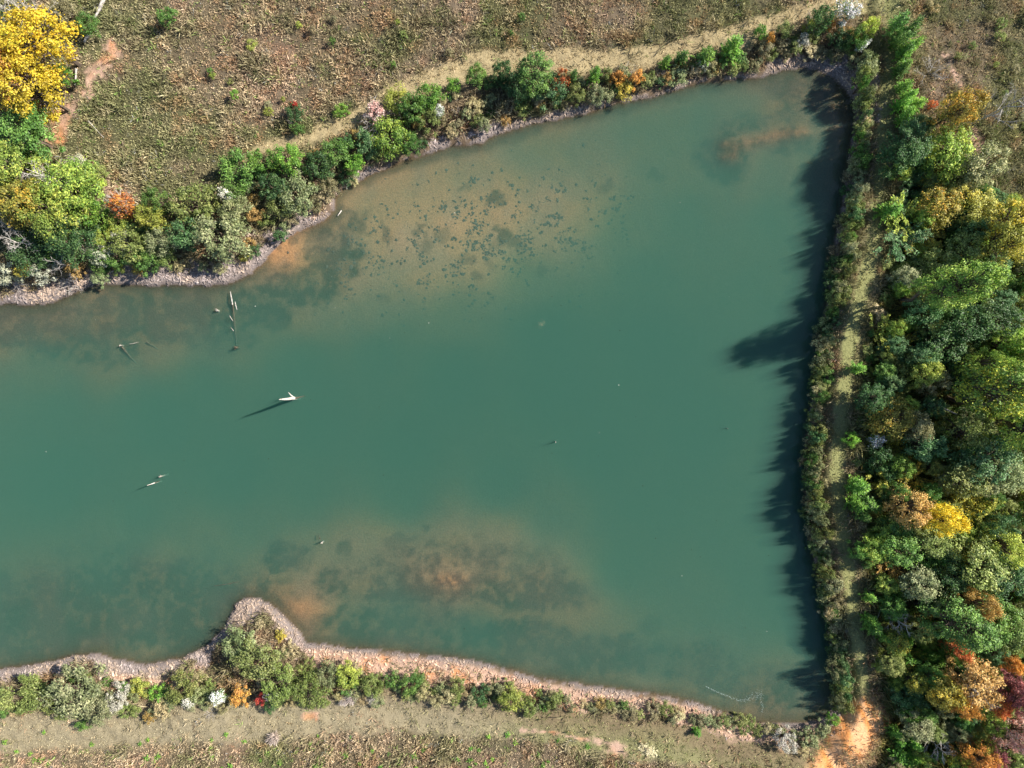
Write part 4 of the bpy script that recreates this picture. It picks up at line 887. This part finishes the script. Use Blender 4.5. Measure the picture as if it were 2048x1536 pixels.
def wood():
    b = random.uniform(240, 1560); a = random.uniform(np.interp(b, yc, xc) + 66, 2075)
    if b < 250 + (a - 1850) * .95: return None, None
    if seg_dist(np.array([a]), np.array([b]), DIRT[0][0])[0] < 66: return None, None
    return a, b
fill(165, wood, [('tree', 'dark')] + [('tree', 'olive')] * 5 + [('tree', 'green')] * 4 + [('tree', 'greyolive')] * 2 + [('tree', 'bluegreen')] * 2 + [('tree', 'greenyellow')] * 2 + [('tree', 'lime')] * 2, 'in the wood', 17, 32, .5, 3.0, WOOD_LM)
fill(230, wood, [('bush', 'olive')] * 4 + [('bush', 'green')] * 5 + [('frond', 'gold')] + [('frond', 'yellowgreen')] * 2 + [('bush', 'greyolive')] * 2 + [('bush', 'lime')] * 2 + [('bush', 'dark')] + [('conifer', 'bright')], 'in the wood', 12, 21, .42, 2.6, WOOD_LM)
def nbank():
    t = random.random(); a = 480 + t * 1230
    sh = np.interp(a, [480, 530, 600, 670, 740, 850, 960, 1060, 1180, 1290, 1400, 1510, 1600, 1710], [555, 515, 455, 405, 345, 303, 280, 240, 218, 190, 158, 150, 125, 140])
    tp = np.interp(a, [480, 600, 700, 790, 940, 1160, 1400, 1520, 1620, 1710], [330, 300, 275, 225, 160, 150, 118, 88, 58, 50])
    if sh - tp < 30: return None, None
    return a, random.uniform(tp + 6, sh - 16)
fill(125, nbank, [('shrub', 'brown')] * 4 + [('shrub', 'tan')] * 3 + [('shrub', 'olive')] * 3 + [('shrub', 'greyolive')] * 3 + [('shrub', 'rust')] * 2 + [('bare', 'tan')] + [('shrub', 'dark')] * 2 + [('shrub', 'green')], 'on the north bank', 11, 20, .42, 1.35, NORTH_LM)
def sbank():
    a = random.uniform(0, 1600)
    lo = np.interp(a, [0, 150, 250, 350, 450, 480, 600, 800, 1000, 1200, 1400, 1640], [1375, 1350, 1375, 1365, 1320, 1260, 1320, 1348, 1368, 1400, 1425, 1465])
    hi = np.interp(a, [0, 200, 400, 600, 800, 1000, 1200, 1400, 1640], [1430, 1440, 1425, 1412, 1402, 1412, 1430, 1452, 1480])
    return a, random.uniform(lo, hi)
fill(135, sbank, [('shrub', 'olive')] * 5 + [('shrub', 'greyolive')] * 4 + [('shrub', 'tan')] * 2 + [('shrub', 'brown')] * 2 + [('shrub', 'green')], 'on the south bank', 10, 18, .42, 1.25, SOUTH_LM)
def nwfill():
    return random.uniform(0, 330), random.uniform(310, 545)
def nwf2():
    a, b = nwfill()
    if b < 330 and a > 180 or a > 200 and b < 400: return None, None
    return a, b
fill(28, nwf2, [('bush', 'olive')] * 2 + [('bush', 'green')] * 2 + [('bush', 'silver'), ('bush', 'dark'), ('bush', 'lime')], 'in the western thicket', 20, 32, .42, 1.7, NW_LM)
def sfield():
    a = random.uniform(0, 1180); b = random.uniform(1465, 1545)
    return a, b
for i in range(70):
    a, b = sfield()
    if b < 1450 + 20 * (a > 700): continue
    plant('seedling', a, b, random.uniform(5, 8.5), random.uniform(.35, .6), 'bright', *(2 * ('small bright green pine seedling in the southern field below ' + min(SOUTH_LM, key=lambda q_: abs(q_[0] - a))[2],)), zf=.5)
for i in range(46):
    a = random.uniform(150, 1500); b = random.uniform(-10, 250)
    xw, yw = P(a, b, 1.5)
    if shore_sd(np.array([xw]), np.array([yw]))[0] < 8 or a < 240: continue
    plant('shrub', a, b, random.uniform(6, 11), random.uniform(.6, 1.0), random.choice(['olive', 'green', 'yellowgreen', 'brown']), *(2 * ('low scrubby plant in the northern meadow above ' + min(NORTH_LM, key=lambda q_: abs(q_[0] - a))[2],)), zf=.5, name='meadow_plant')
for i in range(18):
    a = random.uniform(1850, 2060); b = random.uniform(-10, 260)
    if b > 60 + (a - 1830): continue
    plant('shrub', a, b, random.uniform(6, 12), random.uniform(.6, 1.0), random.choice(['olive', 'brown', 'tan']), 'low scrubby plant standing in the brown meadow beyond the dam', 'low scrub plants in the meadow beyond the dam', zf=.5, name='meadow_plant')

# ------------------------------------------------------------------ dead wood in and round the water
def log_path(name, pts, rads, mat, label, cat, group=None, knots=0, sides=8):
    """a tapering, slightly crooked trunk through 3-D points with broken ends"""
    pts = [np.array(p, float) for p in pts]
    V = []; Fc = []
    # resample
    P_ = []; R_ = []
    for i in range(len(pts) - 1):
        for t in np.linspace(0, 1, 5)[:-1]:
            P_.append(pts[i] * (1 - t) + pts[i + 1] * t); R_.append(rads[i] * (1 - t) + rads[i + 1] * t)
    P_.append(pts[-1]); R_.append(rads[-1])
    for i, (p, r) in enumerate(zip(P_, R_)):
        d = unit((P_[min(i + 1, len(P_) - 1)] - P_[max(i - 1, 0)])[None])[0]
        a = np.array([0, 0, 1.0]) if abs(d[2]) < .9 else np.array([1.0, 0, 0])
        u = unit(np.cross(d, a)[None])[0]; w_ = np.cross(d, u)
        p = p + (u * rng.normal(0, .12) + w_ * rng.normal(0, .12)) * r
        for k in range(sides):
            t = 2 * math.pi * k / sides; rr = r * rng.uniform(.82, 1.15)
            e = d * (rng.uniform(-.8, .8) * r if i in (0, len(P_) - 1) else 0)
            V.append(p + rr * (math.cos(t) * u + math.sin(t) * w_) + e)
    nR = len(P_)
    for i in range(nR - 1):
        for k in range(sides):
            Fc.append([i * sides + k, i * sides + (k + 1) % sides, (i + 1) * sides + (k + 1) % sides, (i + 1) * sides + k])
    for e, i in ((0, 0), (1, nR - 1)):
        c = len(V); V.append(np.mean(V[i * sides:(i + 1) * sides], 0))
        for k in range(0, sides, 2):
            a_, b_, c_ = i * sides + k, i * sides + (k + 1) % sides, i * sides + (k + 2) % sides
            Fc.append([c, c_, b_, a_] if e == 0 else [c, a_, b_, c_])
    o = link(name, poly_mesh(name, np.array(V), Fc, 4, smooth_=False), mat)
    if label: tag(o, label, cat, group)
    return o

def W3(px, py, z):
    a, b = P(px, py, z); return (a, b, z)
def bed(px, py):
    a, b = P(px, py, 0); return float(height(np.array([a]), np.array([b]))[0])

# the tall bleached snag with a side stem
sx_, sy_ = P(588, 797, 0); zb = bed(588, 797)
snag = empty('dead_snag', (sx_, sy_, zb))
tag(snag, 'tall bleached dead snag rising from open water with a long shadow', 'dead tree')
def part(o, root):
    o.parent = root; o.matrix_parent_inverse = root.matrix_world.inverted(); o.location = o.location - root.location; return o
t_ = log_path('trunk', [(0, 0, -.2), (.05, .03, -zb + 1.2), (.0, -.02, -zb + 3.0), (-.03, 0, -zb + 4.3)], [.15, .14, .10, .04], WHITEWOOD, None, None); t_.parent = snag
b1 = log_path('side_stem', [(.02, .05, -zb + .1), (.02, .42, -zb + 1.3), (.05, .62, -zb + 1.9)], [.10, .06, .02], WHITEWOOD, None, None); b1.parent = snag
b2 = log_path('broken_limb', [(.0, .05, -zb + .3), (-.12, .32, -zb + .75)], [.08, .03], PALE, None, None); b2.parent = snag
b3 = log_path('sunken_limb', [(.1, 0, -zb - .02), (.5, .15, -zb - .15), (1.0, .25, -zb - .35)], [.09, .06, .03], SUNKEN, None, None); b3.parent = snag

sx_, sy_ = P(309, 966, 0); zb = bed(309, 966)
sn2 = empty('dead_snag', (sx_, sy_, zb)); tag(sn2, 'short bleached dead snag with a thin sunken limb in open water', 'dead tree')
t_ = log_path('trunk', [(0, 0, -.2), (.0, .0, -zb + .1), (.0, -.04, -zb + 1.4)], [.06, .055, .03], WHITEWOOD, None, None); t_.parent = sn2
b1 = log_path('sunken_limb', [(0, 0, -zb - .03), (.5, .22, -zb - .1)], [.05, .03], SUNKEN, None, None); b1.parent = sn2

def stump(px, py, r, h, label, mat=GREY):
    zb = min(-.25, bed(px, py)); a, b = P(px, py, 0)
    o = empty('tree_stump', (a, b, zb)); tag(o, label, 'stump')
    t = log_path('stem', [(0, 0, -.1), (.02, .01, -zb * .5), (0, 0, -zb + h)], [r * 1.3, r * 1.1, r * .85], mat, None, None); t.parent = o
    for k in range(3):
        an = random.uniform(0, 6.28)
        q = log_path('broken_root', [(0, 0, -zb * .85), (math.cos(an) * r * 2.2, math.sin(an) * r * 2.2, -zb + h * .4)], [r * .4, r * .15], mat, None, None); q.parent = o
stump(434, 621, .10, .2, 'broken grey stump standing beside the row of drowned logs')
stump(472, 695, .11, .1, 'dark low stump at the deep end of the drowned logs', SUNKEN)
stump(321, 953, .08, .2, 'small grey stump beside the short bleached snag')
stump(644, 1085, .07, .2, 'small grey stump at the edge of the southern weed beds')
stump(1111, 884, .05, .35, 'lone small stake like stump in the open middle of the pond')
stump(241, 691, .06, .14, 'grey stump at the head of a long sunken log')
stump(1455, 857, .04, .12, 'tiny stump tip poking out near the tall tree shadow')

def wlog(pts, rads, mat, label, name='drowned_log'):
    return log_path(name, [W3(*p) for p in pts], rads, mat, label, 'log')
wlog([(460.5, 583, .02), (463, 597, .12), (465, 609, .03)], [.03, .06, .05], PALE, 'thickest pale log lying out of the water near the mud shore')
wlog([(470, 603, .0), (471.5, 611, .08), (474, 620, -.02)], [.02, .045, .025], PALE, 'shorter pale log beside the thickest pale log')
wlog([(459, 631, .22), (462, 636, .12), (466, 642, -.05)], [.025, .04, .035], GREY, 'slim grey limb end tilting out of the drowned trunk')
wlog([(462, 655, .16), (467, 662, -.05)], [.025, .045], GREY, 'second slim limb end nearer the dark low stump')
wlog([(465, 606, -.06), (469, 640, -.3), (471, 665, -.5), (474, 700, -.8)], [.08, .08, .07, .04], SUNKEN, 'long drowned trunk linking the grey limb ends', 'sunken_log')
wlog([(243, 693, -.1), (268, 722, -.6), (302, 752, -1.1)], [.10, .08, .04], SUNKEN, 'long sunken log running from the grey stump', 'sunken_log')
wlog([(294, 684, -.25), (318, 700, -.55), (350, 718, -.95)], [.08, .07, .04], SUNKEN, 'sunken log lying over pale sand beside another sunken log', 'sunken_log')
wlog([(232, 695, -.6), (242, 722, -.85), (250, 746, -1.1)], [.05, .04, .03], SUNKEN, 'thin sunken log close to the grey stump', 'sunken_log')
wlog([(258, 688, .02), (266, 687, .03), (278, 684, -.05)], [.02, .03, .02], GREY, 'thin floating stick beside the grey stump', 'floating_stick')
wlog([(676, 431, .03), (683, 421, .06)], [.04, .05], WHITEWOOD, 'white floating stick off the shrubby mud point', 'floating_stick')
wlog([(695, 362, .12), (693, 378, .0)], [.07, .05], PALE, 'pale stick slanting down the north bank into water', 'bank_stick')
wlog([(428, 1172, -.12), (455, 1168, -.05), (480, 1163, -.15)], [.02, .03, .02], SUNKEN, 'long thin dark stick sunken off the southern mud point', 'floating_stick')
wlog([(640, 1078, -.1), (637, 1070, -.3)], [.05, .04], SUNKEN, 'short sunken limb beside the small grey stump', 'sunken_log')

def llog(pts, rads, mat, label, name='fallen_log'):
    q = []
    for a, b, dz in pts:
        xx, yy, zz_ = hz(a, b); q.append((xx, yy, zz_ + dz))
    return log_path(name, q, rads, mat, label, 'log')
llog([(212, -2, .25), (205, 16, .3), (192, 38, .2)], [.16, .15, .09], PALE, 'bleached fallen log lying by the golden yellow tree')
llog([(182, 70, .3), (172, 86, .25)], [.13, .1], PALE, 'short bleached log by the head of the dirt path')
llog([(156, 140, .3), (153, 172, .2)], [.1, .06], PALE, 'thin bleached log beside the bright green shrub')
llog([(182, 245, .45), (212, 278, .4)], [.035, .02], PALE, 'thin grey stick lying in the green meadow weeds', 'fallen_stick')
llog([(137, 575, .12), (136, 592, .08)], [.05, .03], SUNKEN, 'dark stick on the western mud shore', 'bank_stick')
llog([(1835, 805, 2.0), (1850, 812, 2.4), (1878, 826, 2.8)], [.10, .09, .05], PALE, 'grey fallen trunk lying across the shaded understorey')

# pale flattened straw on the southern grass, foam drifting near the south-east shore
def patch(name, pts, n, size, colr, label, cat, z=None, wid=8):
    L_ = np.array(pts, float); seg = rng.integers(0, len(L_) - 1, n); t = rng.uniform(0, 1, n)
    p = L_[seg] * (1 - t[:, None]) + L_[seg + 1] * t[:, None]; wd = np.interp(seg + t, np.arange(len(L_)), wid if hasattr(wid, '__len__') else [wid] * len(L_))
    p = p + rng.normal(0, 1, (n, 2)) * wd[:, None] * .5
    if z is None:
        xx, yy = P(p[:, 0], p[:, 1], 1.3); zz_ = height(xx, yy) + .08
    else:
        xx, yy = P(p[:, 0], p[:, 1], z); zz_ = np.full(n, z)
    nn = np.tile([0, 0, 1.0], (n, 1))
    v = leaves(np.stack([xx, yy, zz_ + rng.uniform(0, .02, n)], -1), nn, size, .4, .08 if z is not None else .6)
    o = link(name, poly_mesh(name, v, np.arange(n * 4).reshape(-1, 4), 4, np.repeat(np.ones((n, 3)) * np.array(colr) * rng.uniform(.8, 1.15, (n, 1)), 4, 0)), M_TUFT)
    tag(o, label, cat, kind='stuff')
patch('straw_patch', [(1284, 1494), (1296, 1500), (1308, 1508)], 420, .22, (.72, .66, .42), 'pale yellow flattened straw on the southern mown grass', 'straw', wid=9)
patch('foam_streak', [(1412, 1373), (1430, 1382), (1455, 1392), (1478, 1402), (1500, 1398), (1512, 1390), (1522, 1388)], 300, .06, (.42, .52, .50), 'white foam streak drifting near the south east shore', 'foam', z=.012, wid=[1, 1.5, 2, 2.5, 6, 11, 6])
patch('foam_patch', [(1514, 1390), (1522, 1402), (1526, 1412), (1524, 1424)], 50, .06, (.42, .52, .50), 'small white foam trail curling off the foam streak', 'foam', z=.014, wid=[6, 3, 2, 1.5])
patch('floating_leaves', [(1080, 651), (1086, 645)], 40, .07, (.45, .42, .26), 'small yellowish raft of leaves in the open pond', 'leaves', z=.012, wid=6)
# scattered leaves floating on open water
nL = 75
fx_ = rng.uniform(30, 1600, nL); fy_ = rng.uniform(380, 1300, nL)
xx, yy = P(fx_, fy_, 0); k_ = shore_sd(xx, yy) < -1.5
xx, yy = xx[k_], yy[k_]
v = leaves(np.stack([xx, yy, np.full(len(xx), .015)], -1), np.tile([0, 0, 1.0], (len(xx), 1)), .1, .7, .05)
lo_ = link('drifting_leaves', poly_mesh('drifting_leaves', v, np.arange(len(xx) * 4).reshape(-1, 4), 4, np.repeat(np.where(rng.uniform(0, 1, (len(xx), 1)) < .25, np.array([.6, .6, .52]), np.array([.06, .07, .05])), 4, 0)), M_TUFT)
tag(lo_, 'tiny fallen leaves scattered over the open water', 'leaves', kind='stuff')

print('objects', len(bpy.data.objects), 'tris', sum(len(m.polygons) for m in bpy.data.meshes))
